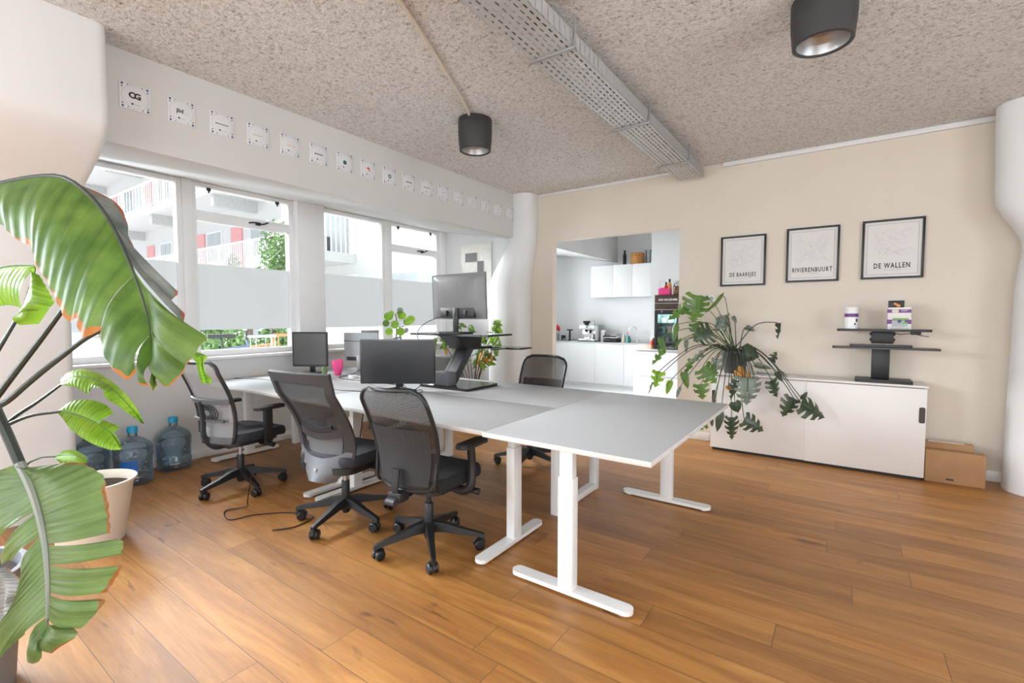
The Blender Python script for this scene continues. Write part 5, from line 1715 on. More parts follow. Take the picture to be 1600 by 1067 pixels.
bottle('soap_bottle', 'dark green bottle nearest to the tap', 'bottle', (K(985), 8.72, WT), [(0.025, 0), (0.026, 0.01), (0.026, 0.08), (0.012, 0.105)], 'ink_green', [(0.012, 0.105), (0.013, 0.106), (0.013, 0.125), (0.008, 0.13)])
t = thing('kitchen_tap', 'chrome gooseneck tap at the right end of the kitchen worktop', 'tap', (K(993), 8.84, WT))
bm = BM(); lathe(bm, [(0.028, 0), (0.028, 0.02), (0.016, 0.03)], n=20)
tube(bm, catmull([(0, 0, 0.02), (0, 0, 0.22), (-0.02, -0.01, 0.29), (-0.07, -0.03, 0.315), (-0.12, -0.05, 0.29), (-0.135, -0.055, 0.23)], 6), 0.012, n=12); obj('spout', bm, 'chrome', t)
bm = BM(); tube(bm, [(0.02, 0, 0.04), (0.08, -0.02, 0.055)], 0.008, n=8); obj('lever', bm, 'chrome', t)
bm = BM(); box(bm, -0.10, -0.06, 0, 0.10, 0.06, 0.012, bev=0.003); box(bm, -0.10, -0.06, 0.012, -0.09, 0.06, 0.05, bev=0.002); box(bm, 0.09, -0.06, 0.012, 0.10, 0.06, 0.05, bev=0.002)
box(bm, -0.09, -0.06, 0.012, 0.09, -0.052, 0.05, bev=0.002)
o = obj('wooden_tray', bm, 'cream'); o.location = (-2.60 + 0.01, 7.40, WT); tag(o, 'pale tray on the front worktop left of the fridge', 'tray')
t = thing('red_jar', 'jar with a bright red label left of the fridge', 'jar', (-2.44, 7.30, WT))
bm = BM(); lathe(bm, [(0.030, 0), (0.034, 0.01), (0.034, 0.13), (0.028, 0.14)], n=24); obj('jar_body', bm, 'cardboard', t)
bm = BM(); lathe(bm, [(0.0348, 0.06), (0.0348, 0.12)], n=24, cap=False); obj('label', bm, 'ink_red', t)
bm = BM(); lathe(bm, [(0.029, 0.14), (0.030, 0.141), (0.030, 0.165), (0.026, 0.168)], n=24); obj('lid', bm, 'cream', t)

# ------------------------------------------------------------ water jugs
def jug(label, x, y, rz, label_side):
    t = thing('water_jug', label, 'water bottle', (x, y, 0), rz)
    bm = BM()
    lathe(bm, [(0.110, 0.0), (0.132, 0.012), (0.136, 0.04), (0.130, 0.055), (0.136, 0.070), (0.136, 0.095), (0.129, 0.108), (0.131, 0.215), (0.137, 0.228), (0.137, 0.250), (0.131, 0.262), (0.137, 0.275), (0.136, 0.300), (0.118, 0.335), (0.070, 0.375), (0.036, 0.395), (0.032, 0.42), (0.032, 0.445)], n=48)
    obj('bottle_body', bm, 'jug', t)
    bm = BM(); lathe(bm, [(0.036, 0.428), (0.038, 0.43), (0.038, 0.472), (0.035, 0.477)], n=28)
    obj('cap', bm, 'blue_cap', t)
    for a0, a1 in label_side:
        bm = BM()
        grid(bm, lambda u, v: (0.1325 * math.cos(R(a0 + (a1 - a0) * u)), 0.1325 * math.sin(R(a0 + (a1 - a0) * u)), 0.112 + 0.100 * v), 14, 1)
        l = obj('label', bm, 'blue_label', t)
    bm = BM(); tube(bm, catmull([(0.128 * math.cos(R(a)), 0.128 * math.sin(R(a)), z) for a, z in ((25, 0.12), (10, 0.14), (10, 0.19), (25, 0.21))], 5), 0.010, n=8)
    obj('grip', bm, 'jug', t)
jug('blue tinted water jug standing free under the window, the one with its full side visible', -5.045, 1.75, R(0), ((-125, -85),))
bpy.context.view_layer.update()
jug('blue tinted water jug partly behind the bright leaf beside the cream pot', -4.88, 1.395, R(0), ((-55, -5),))
jug('blue tinted water jug furthest left, mostly hidden behind its neighbour', -5.02, 1.20 - 0.06, R(0), ((-60, -20),))

# ------------------------------------------------------------ small things on the desks
t = thing('pink_bag', 'hot pink soft pouch standing upright on the back row desk', 'bag', (-4.36, 3.02, TZ), R(25))
bm = BM()
def pk(u, v):
    a = 2 * PI * u
    w = 0.034 + 0.028 * math.sin(min(1, v * 1.15) * PI / 2) - 0.010 * (v > 0.9)
    d_ = 0.028 * (1 - 0.55 * v)
    return (w * math.cos(a) * (1 + 0.08 * math.sin(3 * a + 4 * v)), d_ * math.sin(a), 0.165 * v + 0.010 * v * math.cos(a))
grid(bm, pk, 24, 10)
bmesh.ops.remove_doubles(bm, verts=bm.verts, dist=1e-4)
obj('pouch', bm, 'pink', t)
t = thing('potted_cactus', 'small green cactus in a white pot on the back row desk', 'plant', (-4.26, 2.80, TZ))
bm = BM(); lathe(bm, [(0.030, 0), (0.042, 0.045), (0.038, 0.045), (0.03, 0.03)], n=24); obj('pot', bm, 'trim_white', t)
bm = BM()
lathe(bm, [(0.018, 0.03), (0.026, 0.06), (0.024, 0.10), (0.010, 0.118)], n=12); lathe(bm, [(0.010, 0.05), (0.015, 0.07), (0.012, 0.09), (0.004, 0.098)], 0.028, 0, 10)
obj('cactus', bm, 'ext_leaf', t)
bm = BM(); prism(bm, rounded(0.10, 0.06, 0.025, 5), 'z', 0, 0.03)
o = obj('computer_mouse', bm, 'trim_white'); o.location = (-4.02, 2.955, TZ); tag(o, 'white computer mouse on the back row desk by the pink pouch', 'mouse')
bm = BM(); box(bm, -0.20, -0.06, 0, 0.20, 0.06, 0.012, bev=0.004)
o = obj('keyboard', bm, 'trim_white'); o.location = (-3.86, 3.06, TZ); o.rotation_euler = (0, 0, R(10)); tag(o, 'flat white keyboard on the back row desk', 'keyboard')
bm = BM(); box(bm, -0.05, -0.05, 0, 0.05, 0.05, 0.12, bev=0.008)
o = obj('speaker', bm, 'black_soft'); o.location = (-4.02, 3.36, TZ); tag(o, 'small black desk speaker beside the silver monitor', 'speaker')

cable('desk_cable', [(-4.95, 2.25, TZ + 0.004), (-4.6, 2.40, TZ + 0.004), (-4.2, 2.38, TZ + 0.004), (-3.7, 2.42, TZ + 0.004), (-3.4, 2.40, TZ + 0.004), (-3.1, 2.52, TZ + 0.004), (-2.98, 2.70, TZ + 0.004)], 0.0035, 'black', 'black cable lying across the front row desk to the black monitor')
cable('desk_cable', [(-4.2, 3.25, TZ + 0.10), (-4.19, 3.1, TZ + 0.02), (-4.12, 2.87, TZ + 0.004), (-3.6, 2.87, TZ + 0.004), (-3.2, 2.88, TZ + 0.004)], 0.0035, 'black', 'black cable from the silver monitor along the desk seam')
cable('desk_cable', [(-2.93, 3.14, TZ + 0.63), (-3.08, 3.05, TZ + 0.56), (-3.12, 2.98, TZ + 0.47), (-3.05, 2.95, TZ + 0.36), (-2.98, 2.92, TZ + 0.20), (-2.95, 2.88, TZ + 0.06), (-2.88, 2.70, TZ + 0.004), (-2.80, 2.55, TZ + 0.004)], 0.0035, 'black', 'black cable hanging from the raised monitor down to the desk')
cable('desk_cable', [(-3.0, 2.70, TZ + 0.05), (-2.88, 2.66, TZ + 0.012), (-2.82, 2.72, TZ + 0.02), (-2.76, 2.68, TZ + 0.012), (-2.78, 2.58, TZ + 0.004)], 0.003, 'black', 'short black cable curling beside the foot of the black monitor')
cable('floor_cable', [(-3.35, 1.62, 0.30), (-3.42, 1.62, 0.10), (-3.52, 1.66, 0.02), (-3.60, 1.55, 0.005), (-3.42, 1.50, 0.005), (-3.36, 1.64, 0.005), (-3.20, 1.80, 0.005), (-3.0, 1.86, 0.005), (-2.95, 1.70, 0.005), (-3.02, 1.58, 0.006)], 0.004, 'black', 'black cable looping over the floor under the middle chair')
cable('floor_cable', [(-3.0, 2.3, 0.70), (-2.98, 2.25, 0.50), (-2.95, 2.2, 0.40), (-2.96, 2.22, 0.30)], 0.005, 'black', 'black cable dangling below the front row desk')
# ------------------------------------------------------------ broad leaved plants at the left
def resample(pts, n):
    P = [Vector(p) for p in pts]
    L = [0.0]
    for a, b in zip(P, P[1:]): L.append(L[-1] + (b - a).length)
    out = []
    for i in range(n + 1):
        s = L[-1] * i / n
        k = 0
        while k < len(L) - 2 and L[k + 1] < s: k += 1
        t = (s - L[k]) / max(L[k + 1] - L[k], 1e-9)
        out.append(P[k].lerp(P[k + 1], t))
    return out

def A3(pts, d=None):
    return [at(p[0], p[1], d=(p[2] if len(p) > 2 else d)) for p in pts]

def blade(name, parent, mid, lobes, mat, rib='stem_green', ribr=0.006, bulge=0.02, inv=None, nv=120):
    """mid: midrib points; lobes: (v0, v1, edge points, wave) with v along the midrib; the lobes share the midrib"""
    root = parent.matrix_world.translation if parent else Vector()
    root = parent.location
    mc = resample(catmull(mid, 8), nv)
    bm = BM(); uvl = bm.loops.layers.uv.verify()
    mats = [mat, 'leaf_sheen'] if any(len(l) > 4 for l in lobes) else mat
    for lobe in lobes:
        v0, v1, edge, sgn = lobe[:4]; mi_ = 1 if len(lobe) > 4 else 0
        i0, i1 = int(round(v0 * nv)), int(round(v1 * nv))
        m = max(2, abs(i1 - i0))
        ms = [mc[i0 + (1 if i1 > i0 else -1) * min(q, abs(i1 - i0))] for q in range(m + 1)] if i1 != i0 else [mc[i0]] * (m + 1)
        es = resample(catmull(edge, 4) if len(edge) > 2 else edge, m)
        nu = 10
        rows = []
        for q in range(m + 1):
            a, b = ms[q], es[q]
            row = []
            for u in range(nu + 1):
                t = u / nu
                p = a.lerp(b, t)
                nrm = _fw * -1
                p = p + nrm * (bulge * sgn * math.sin(PI * t) + 0.0022 * math.sin(q * 1.3) * t)
                row.append(bm.verts.new(p - root))
            rows.append(row)
        for q in range(m):
            for u in range(nu):
                try: f = bm.faces.new((rows[q][u], rows[q][u + 1], rows[q + 1][u + 1], rows[q + 1][u]))
                except ValueError: continue
                f.material_index = mi_
                vv = [(u / nu, (i0 + (i1 - i0) * q / m) / nv), ((u + 1) / nu, (i0 + (i1 - i0) * q / m) / nv), ((u + 1) / nu, (i0 + (i1 - i0) * (q + 1) / m) / nv), (u / nu, (i0 + (i1 - i0) * (q + 1) / m) / nv)]
                for lp, uv in zip(f.loops, vv): lp[uvl].uv = uv
    bmesh.ops.remove_doubles(bm, verts=bm.verts, dist=2e-5)
    lf = obj(name, bm, mats, parent, angle=80)
    if rib:
        bm = BM(); n = len(mc)
        tube(bm, [p - root for p in mc[::4]], [ribr * (1 - 0.75 * i / (n / 4)) for i in range(len(mc[::4]))], n=8)
        obj('midrib', bm, rib, lf)
    return lf

def petiole(parent, pts, r0, r1, mat='stem_dark', leaf=None):
    bm = BM(); P = catmull(pts, 8)
    root = parent.location
    tube(bm, [p - root for p in P], [r0 + (r1 - r0) * i / (len(P) - 1) for i in range(len(P))], n=8)
    return obj('stem', bm, mat, leaf or parent)

def pot_mesh(parent, r, h, mat, soil_z, taper=0.72, label=None):
    bm = BM()
    lathe(bm, [(r * taper, 0.0), (r * (taper + 0.02), 0.004), (r * 0.97, h - 0.02), (r * 1.03, h - 0.018), (r * 1.04, h), (r * 0.96, h), (r * 0.94, h - 0.03), (r * 0.80, h * 0.5)], n=48, cap=True)
    obj('pot', bm, mat, parent)
    bm = BM()
    lathe(bm, [(r * 0.90, soil_z - 0.02), (r * 0.90, soil_z), (r * 0.5, soil_z + 0.012), (0.002, soil_z + 0.004)], n=32)
    obj('soil', bm, 'soil', parent)

c1 = at(-95, 1104, z=0)
big = thing('strelitzia_plant', 'tall strelitzia with huge arching leaves in a grey pot at the left edge', 'plant', (c1.x, c1.y, 0))
pot_mesh(big, 0.235, 0.47, 'pot_mid', 0.43, 0.80)
S0 = Vector((c1.x, c1.y, 0.44))
# huge arching leaf
mid1 = A3([(-90, 315, 1.55), (0, 286, 1.50), (85, 274, 1.45), (132, 297, 1.42), (172, 345, 1.39), (205, 415, 1.36), (228, 480, 1.33), (238, 545, 1.30), (240, 606, 1.28)])
l1 = blade('leaf', big, mid1, [
    (0.0, 0.60, A3([(-90, 350, 1.48), (0, 351, 1.42), (12, 362, 1.40), (30, 376, 1.39), (50, 385, 1.37), (51, 396, 1.36), (59, 418, 1.35), (70, 434, 1.34), (81, 456, 1.33), (91, 476, 1.32), (101, 496, 1.31), (110, 504, 1.31)]), 1),
    (0.60, 0.735, A3([(110, 504, 1.31), (120, 496, 1.30), (121, 511, 1.30), (130, 528, 1.29), (135, 526, 1.29), (158, 516, 1.30)]), 1),
    (0.737, 0.88, A3([(157, 520, 1.30), (159, 540, 1.29), (165, 560, 1.28), (180, 581, 1.27), (200, 594, 1.27), (211, 581, 1.27)]), 1),
    (0.885, 0.945, A3([(220, 577, 1.27), (215, 597, 1.26), (222, 602, 1.26), (233, 603, 1.26)]), 1),
    (0.95, 1.0, A3([(235, 590, 1.27), (234, 602, 1.27), (240, 611, 1.27)]), 0),
    (0.95, 1.0, A3([(244, 590, 1.27), (245, 602, 1.27), (240, 611, 1.27)]), 0),
    (0.935, 0.86, A3([(248, 592, 1.27), (260, 605, 1.26), (272, 596, 1.26), (287, 583, 1.26), (288, 570, 1.27), (284, 566, 1.27)]), 1),
    (0.858, 0.71, A3([(290, 572, 1.27), (303, 556, 1.27), (312, 541, 1.28), (323, 526, 1.29), (306, 516, 1.31), (290, 508, 1.32)]), 1),
    (0.70, 0.20, A3([(287, 505, 1.42), (288, 489, 1.44), (266, 476, 1.46), (268, 469, 1.46), (278, 456, 1.47), (250, 439, 1.48), (236, 429, 1.49), (216, 398, 1.50), (202, 371, 1.51), (197, 341, 1.52), (182, 317, 1.53), (152, 300, 1.54), (112, 284, 1.55)]), 0.35, 1),
], 'leaf_big', rib='stem_dark', ribr=0.0075, bulge=0.025)
petiole(big, [S0, at(-210, 700, d=1.75), at(-190, 420, d=1.68), at(-90, 315, d=1.55)], 0.016, 0.010, leaf=l1)
# low leaf hanging in front
mid6 = A3([(31, 724, 1.30), (46, 755, 1.29), (58, 790, 1.28), (69, 840, 1.27), (74, 892, 1.26), (75, 945, 1.25), (72, 990, 1.25)])
l6 = blade('leaf', big, mid6, [
    (0.0, 0.50, A3([(45, 730, 1.31), (95, 724, 1.32), (126, 723, 1.33), (152, 736, 1.33), (164, 748, 1.33), (165, 772, 1.33), (169, 782, 1.33), (171, 810, 1.32), (173, 832, 1.32)]), 1),
    (0.505, 0.615, A3([(184, 842, 1.32), (193, 848, 1.32), (189, 866, 1.32)]), 1),
    (0.62, 0.77, A3([(180, 884, 1.31), (190, 885, 1.31), (180, 905, 1.31), (166, 926, 1.30)]), 1),
    (0.775, 0.90, A3([(155, 935, 1.29), (165, 938, 1.29), (150, 958, 1.28), (128, 981, 1.28)]), 1),
    (0.91, 1.0, A3([(105, 973, 1.27), (119, 984, 1.26), (119, 995, 1.25), (95, 1010, 1.24), (75, 1023, 1.24), (72, 1000, 1.25)]), 1),
    (0.0, 0.30, A3([(10, 733, 1.30), (-40, 738, 1.30), (-75, 760, 1.30), (-80, 810, 1.30), (-50, 858, 1.29), (0, 838, 1.28)]), 1),
    (0.31, 0.44, A3([(10, 850, 1.27), (1, 868, 1.27), (2, 881, 1.27), (22, 872, 1.27)]), 1),
    (0.445, 0.89, A3([(34, 885, 1.26), (30, 915, 1.25), (14, 960, 1.25), (-25, 1010, 1.25), (-10, 1035, 1.25), (14, 1012, 1.25), (40, 990, 1.25)]), 1),
    (0.90, 1.0, A3([(58, 980, 1.25), (48, 1000, 1.24), (42, 1030, 1.23), (52, 1037, 1.23), (64, 1029, 1.23), (67, 1000, 1.24)]), 1),
], 'leaf_low', rib='leaf_grey', ribr=0.013, bulge=0.02)
petiole(big, [S0, at(-190, 790, d=1.55), at(-130, 590, d=1.42), at(-45, 575, d=1.36), at(0, 655, d=1.32), at(31, 724, d=1.30)], 0.016, 0.012, leaf=l6)
# folded leaf further left
l2 = blade('leaf', big, A3([(-80, 440, 1.95), (0, 418, 1.92), (35, 414, 1.90), (55, 418, 1.88), (45, 450, 1.86), (32, 489, 1.85)]), [
    (0.0, 0.70, A3([(-80, 500, 1.92), (0, 478, 1.90), (30, 480, 1.87), (33, 485, 1.86)]), 1),
    (0.68, 1.0, A3([(62, 430, 1.86), (76, 455, 1.85), (84, 472, 1.84), (79, 479, 1.84), (55, 486, 1.84)]), 1),
    (0.99, 1.0, A3([(78, 481, 1.86), (72, 497, 1.86), (52, 511, 1.86), (32, 508, 1.86)]), 1),
], 'leaf_bright', rib='stem_green', ribr=0.005, bulge=0.03)
petiole(big, [S0, at(-110, 700, d=1.75), at(-30, 590, d=1.80), at(32, 489, d=1.85)], 0.012, 0.006, leaf=l2)
petiole(big, [S0, at(-60, 700, d=1.72), at(0, 614, d=1.70), at(60, 535, d=1.66), at(94, 489, d=1.62), at(150, 410, d=1.60)], 0.013, 0.007)
l7 = blade('leaf', big, A3([(276, 543, 1.80), (296, 553, 1.80), (313, 556, 1.80), (317, 575, 1.80), (322, 598, 1.80)]), [
    (0.0, 1.0, A3([(280, 546, 1.80), (292, 566, 1.80), (300, 559, 1.80), (307, 570, 1.79), (311, 588, 1.79), (316, 600, 1.79)]), 1),
    (0.0, 1.0, A3([(285, 540, 1.80), (302, 548, 1.81), (323, 556, 1.81), (319, 566, 1.81), (322, 583, 1.81), (331, 592, 1.81), (328, 600, 1.80)]), 1),
], 'leaf_bright', rib='stem_green', ribr=0.003, bulge=0.01)
petiole(big, [S0, at(-40, 680, d=1.70), at(20, 620, d=1.70), at(90, 562, d=1.70), at(158, 516, d=1.70), at(220, 515, d=1.75), at(276, 543, d=1.80)], 0.013, 0.006, leaf=l7)
l3 = blade('leaf', big, A3([(98, 599, 2.1), (118, 588, 2.1), (150, 594, 2.1), (180, 612, 2.1), (205, 638, 2.1), (225, 661, 2.1)]), [
    (0.0, 1.0, A3([(97, 590, 2.15), (110, 580, 2.15), (135, 577, 2.15), (165, 589, 2.15), (195, 614, 2.13), (215, 640, 2.12), (225, 662, 2.1)]), 1),
    (0.0, 1.0, A3([(99, 602, 2.08), (118, 605, 2.06), (137, 615, 2.05), (144, 606, 2.06), (160, 608, 2.05), (166, 622, 2.05), (185, 634, 2.06), (203, 648, 2.08), (225, 662, 2.1)]), 1),
], 'leaf_bright', ribr=0.004, bulge=0.01)
petiole(big, [S0, at(-40, 720, d=1.85), at(10, 662, d=1.95), at(60, 627, d=2.05), at(98, 599, d=2.1)], 0.011, 0.005, leaf=l3)
l4 = blade('leaf', big, A3([(95, 643, 2.0), (119, 648, 2.0), (157, 664, 2.0), (178, 681, 2.0), (191, 699, 2.0)]), [
    (0.0, 0.62, A3([(97, 637, 2.03), (114, 626, 2.04), (142, 625, 2.05), (166, 633, 2.05), (176, 646, 2.04), (160, 653, 2.02), (152, 658, 2.01)]), 1),
    (0.60, 1.0, A3([(160, 656, 2.02), (172, 660, 2.03), (187, 668, 2.03), (178, 674, 2.01), (184, 684, 2.01), (191, 699, 2.0)]), 1),
    (0.0, 1.0, A3([(97, 649, 1.98), (109, 669, 1.96), (138, 690, 1.95), (166, 701, 1.96), (184, 703, 1.98), (191, 699, 2.0)]), 1),
], 'leaf_bright', ribr=0.004, bulge=0.012)
petiole(big, [S0, at(-50, 740, d=1.80), at(-10, 680, d=1.90), at(40, 652, d=1.96), at(95, 643, d=2.0)], 0.011, 0.005, leaf=l4)
l8 = blade('dried_leaf', big, A3([(-12, 880, 1.50), (8, 905, 1.49), (12, 945, 1.48), (2, 985, 1.47), (-6, 1020, 1.46)]), [
    (0.0, 1.0, A3([(10, 886, 1.47), (34, 908, 1.45), (36, 925, 1.44), (22, 938, 1.46), (30, 962, 1.44), (14, 985, 1.45), (2, 1015, 1.46)]), 1),
    (0.0, 1.0, A3([(-30, 885, 1.5), (-34, 930, 1.5), (-30, 980, 1.5), (-10, 1020, 1.47)]), -1),
], 'leaf_dry', rib=None, bulge=0.02)
petiole(big, [S0, at(-60, 860, d=1.6), at(-12, 880, d=1.50)], 0.010, 0.006, leaf=l8)

c2 = at(144, 846, z=0)
small = thing('strelitzia_plant', 'young green leaved plant in a cream conical pot on the floor by the jugs', 'plant', (c2.x, c2.y, 0))
pot_mesh(small, 0.225, 0.385, 'pot_peach', 0.335, 0.70)
T0 = Vector((c2.x - 0.04, c2.y, 0.33))
l5 = blade('leaf', small, A3([(88, 713, 2.6), (100, 711, 2.6), (120, 712, 2.6), (138, 722, 2.6)]), [
    (0.0, 1.0, A3([(92, 708, 2.62), (100, 704, 2.63), (116, 703, 2.64), (132, 711, 2.63), (138, 722, 2.6)]), 1),
    (0.0, 1.0, A3([(92, 720, 2.58), (100, 726, 2.57), (120, 727, 2.57), (138, 723, 2.6)]), 1),
], 'leaf_bright', ribr=0.003, bulge=0.01)
petiole(small, [T0, at(60, 770, d=2.7), at(40, 732, d=2.65), at(60, 716, d=2.6), at(88, 713, d=2.6)], 0.008, 0.004, leaf=l5)
for k in range(3):
    b = T0 + Vector((0.03 * k - 0.03, 0.02 * (k % 2), 0))
    bm = BM(); tube(bm, [p - small.location for p in (b, b + Vector((-0.02 + 0.03 * k, 0.01, 0.06)))], 0.008, n=8)
    obj('stump', bm, 'ink_orange' if k == 1 else 'stem_green', small)

# ------------------------------------------------------------ monstera on the sideboard
def monstera_leaf(parent, base, tip, normal, width, mat, splits=5, cut=0.34, curl=0.25, gap=0.42, name='leaf'):
    base, tip = Vector(base), Vector(tip)
    root = parent.location
    Y = tip - base; L = Y.length; Y.normalize()
    Z = Vector(normal); Z = (Z - Y * Z.dot(Y)).normalized(); X = Y.cross(Z)
    bm = BM(); uvl = bm.loops.layers.uv.verify()
    def prof(v):           # heart shaped half width
        return width * 0.5 * (math.sin(PI * min(1, max(0, v)) ** 0.62) ** 0.75 if v < 1 else 0)
    def pt(s, u, v, vc):
        if u > cut and splits > 1:
            v2 = vc + (v - vc) * (1 - gap * min(1, (u - cut) / (1 - cut) * 2.2))
        else: v2 = v
        w = prof(0.03 + 0.97 * v2) * u
        y = L * (v2 + 0.10 * u * (0.3 - v2) - (0.16 * u * u if v2 < 0.25 else 0.16 * u * u * max(0, 1 - (v2 - .25) * 2)))
        z = -curl * L * (v2 ** 2) * 0.6 - 0.20 * w * u + 0.02 * L * math.sin(v2 * 14) * u
        return base + X * (s * w) + Y * y + Z * z - root
    for s in (-1, 1):
        for k in range(splits):
            v0, v1 = k / splits, (k + 1) / splits
            vc = (v0 + v1) / 2
            nv_, nu = 4, 6
            V = [[bm.verts.new(pt(s, u / nu, v0 + (v1 - v0) * j / nv_, vc)) for u in range(nu + 1)] for j in range(nv_ + 1)]
            for j in range(nv_):
                for u in range(nu):
                    try: f = bm.faces.new((V[j][u], V[j][u + 1], V[j + 1][u + 1], V[j + 1][u]))
                    except ValueError: continue
                    for lp, (a, b) in zip(f.loops, ((u, j), (u + 1, j), (u + 1, j + 1), (u, j + 1))):
                        lp[uvl].uv = (a / nu, v0 + (v1 - v0) * b / nv_)
    bmesh.ops.remove_doubles(bm, verts=bm.verts, dist=1e-4)
    return obj(name, bm, mat, parent, angle=80)

mp = Vector((-0.92, 5.36, CZ))
mon = thing('monstera_plant', 'sprawling split leaf monstera with drooping dark leaves in a grey pot on the white sideboard', 'plant', tuple(mp))
bm = BM()
lathe(bm, [(0.095, 0), (0.10, 0.004), (0.128, 0.20), (0.132, 0.205), (0.132, 0.235), (0.125, 0.235), (0.12, 0.19), (0.10, 0.12)], n=40)
obj('pot', bm, 'pot_grey', mon)
bm = BM(); lathe(bm, [(0.12, 0.17), (0.12, 0.20), (0.05, 0.212), (0.002, 0.205)], n=28)
obj('soil', bm, 'soil', mon)
MB0 = mp + Vector((0, 0, 0.20))
def vdir(ang, tilt=0.0):     # direction across the view: 0 = right, 90 = up
    return _rt * math.cos(R(ang)) + _up * math.sin(R(ang)) - _fw * tilt
LEAVES = [  # px, py of the leaf base; y plane; length px; tip angle; width factor; normal side-turn; material; splits
    (1092, 462, 5.10, 46, -100, 0.95, 0.2, 'leaf_mgreen', 5), (1075, 478, 5.08, 40, -140, 0.45, 0.5, 'leaf_mgreen', 4),
    (1130, 462, 5.30, 42, -125, 0.28, 0.9, 'leaf_mgreen', 1), (1086, 505, 5.12, 32, -80, 0.60, 0.3, 'leaf_mgreen', 4),
    (1056, 508, 5.05, 28, -105, 0.30, 0.7, 'leaf_mgreen', 1), (1112, 516, 5.06, 34, -150, 1.0, 0.1, 'leaf_monstera', 5),
    (1134, 492, 5.28, 28, -80, 0.85, 0.4, 'leaf_grey', 4), (1125, 497, 5.25, 24, -110, 0.5, 0.6, 'leaf_grey', 1),
    (1146, 494, 5.35, 12, -60, 0.8, 0.4, 'leaf_grey', 1), (1162, 548, 5.18, 26, -20, 0.95, 0.1, 'leaf_monstera', 1),
    (1217, 505, 5.32, 25, -85, 0.50, 0.4, 'leaf_monstera', 3), (1166, 511, 5.36, 16, -30, 0.5, 0.7, 'leaf_grey', 1),
    (1031, 528, 4.98, 26, -80, 0.35, 0.7, 'leaf_mgreen', 1), (1064, 530, 5.02, 22, -115, 0.35, 0.7, 'leaf_mgreen', 1),
    (1072, 532, 5.10, 20, -95, 0.35, 0.8, 'leaf_grey', 1), (1036, 548, 4.96, 30, -120, 0.50, 0.5, 'leaf_mgreen', 3),
    (1030, 580, 4.92, 26, -110, 0.70, 0.2, 'leaf_bright', 3), (1020, 598, 4.92, 20, -100, 0.28, 0.9, 'leaf_grey', 1),
    (1047, 595, 4.95, 22, -110, 0.42, 0.5, 'leaf_bright', 1), (1098, 552, 5.05, 26, -140, 0.45, 0.5, 'leaf_grey', 3),
    (1082, 562, 5.02, 24, -110, 0.55, 0.4, 'leaf_mgreen', 3), (1068, 582, 4.98, 26, -80, 0.40, 0.5, 'leaf_mgreen', 1),
    (1098, 574, 4.98, 34, -50, 0.95, 0.1, 'leaf_mgreen', 4), (1095, 600, 4.96, 24, -85, 0.85, 0.3, 'leaf_mgreen', 3),
    (1062, 605, 4.94, 18, -115, 0.35, 0.8, 'leaf_grey', 1), (1168, 590, 4.98, 46, -95, 0.85, 0.2, 'leaf_grey', 5),
    (1150, 594, 4.96, 34, -100, 0.55, 0.4, 'leaf_monstera', 4), (1148, 628, 4.92, 18, -70, 0.9, 0.2, 'leaf_monstera', 1),
    (1206, 564, 5.20, 16, 60, 0.9, 0.3, 'leaf_monstera', 3), (1206, 594, 5.12, 30, -70, 0.85, 0.2, 'leaf_monstera', 4),
    (1213, 582, 5.15, 18, -60, 0.4, 0.6, 'leaf_monstera', 1), (1240, 622, 5.02, 36, -115, 0.85, 0.2, 'leaf_monstera', 4),
    (1252, 630, 4.98, 46, -28, 0.80, 0.2, 'leaf_monstera', 4), (1254, 624, 5.04, 14, 60, 0.7, 0.4, 'leaf_monstera', 1),
    (1163, 655, 4.94, 36, -32, 0.75, 0.2, 'leaf_monstera', 4), (1143, 652, 4.92, 40, -88, 0.50, 0.3, 'leaf_monstera', 5),
    (1126, 645, 4.90, 34, -105, 0.32, 0.6, 'leaf_monstera', 1), (1112, 655, 4.90, 12, -95, 0.4, 0.6, 'leaf_monstera', 1),
    (1104, 660, 4.90, 22, -160, 0.80, 0.3, 'leaf_mgreen', 3), (1152, 577, 5.08, 18, -45, 0.95, 0.1, 'leaf_orange', 1),
    (1170, 582, 5.08, 16, -80, 0.5, 0.4, 'leaf_orange', 1), (1138, 602, 4.98, 10, -60, 0.9, 0.2, 'leaf_orange', 1),
    (1120, 560, 5.10, 28, -100, 0.5, 0.5, 'leaf_grey', 3), (1180, 570, 5.15, 26, -20, 0.35, 0.7, 'leaf_grey', 1), (1215, 576, 5.20, 22, -30, 0.3, 0.7, 'leaf_grey', 1)]
rnd = random.Random(11)
for (px, py, yy, lp, ang, wf, turn, mat, sp) in LEAVES:
    b = at(px, py, y=yy)
    dd = (b - Vector((0, 0, CAMH))).dot(_fw)
    L = lp * dd / FPX * (1.05 if lp < 30 else 0.95)
    T = vdir(ang, rnd.uniform(-0.1, 0.35)).normalized()
    side = T.cross(_fw)
    nrm = -_fw * (1.0 - 0.5 * turn) + side * turn * rnd.choice((-1, 1)) + Vector((0, 0, 0.25))
    lf = monstera_leaf(mon, b, b + T * L, nrm, L * max(wf, 0.35) * 1.15, mat, sp, curl=0.3)
    start = MB0 + Vector((rnd.uniform(-.05, .05), rnd.uniform(-.04, .05), 0.0))
    m = start.lerp(b, 0.55)
    dist = (b - start).length
    m.z += 0.02 + 0.20 * dist
    q = start.lerp(b, 0.2); q.z = max(start.z, q.z) + 0.10 * dist
    petiole(mon, [start, q, m, b - Vector((0, 0, 0.0)), b + T * L * 0.5 - nrm.normalized() * 0.004], 0.0055, 0.003, 'stem_dark' if 'green' not in mat else 'stem_green', leaf=lf)
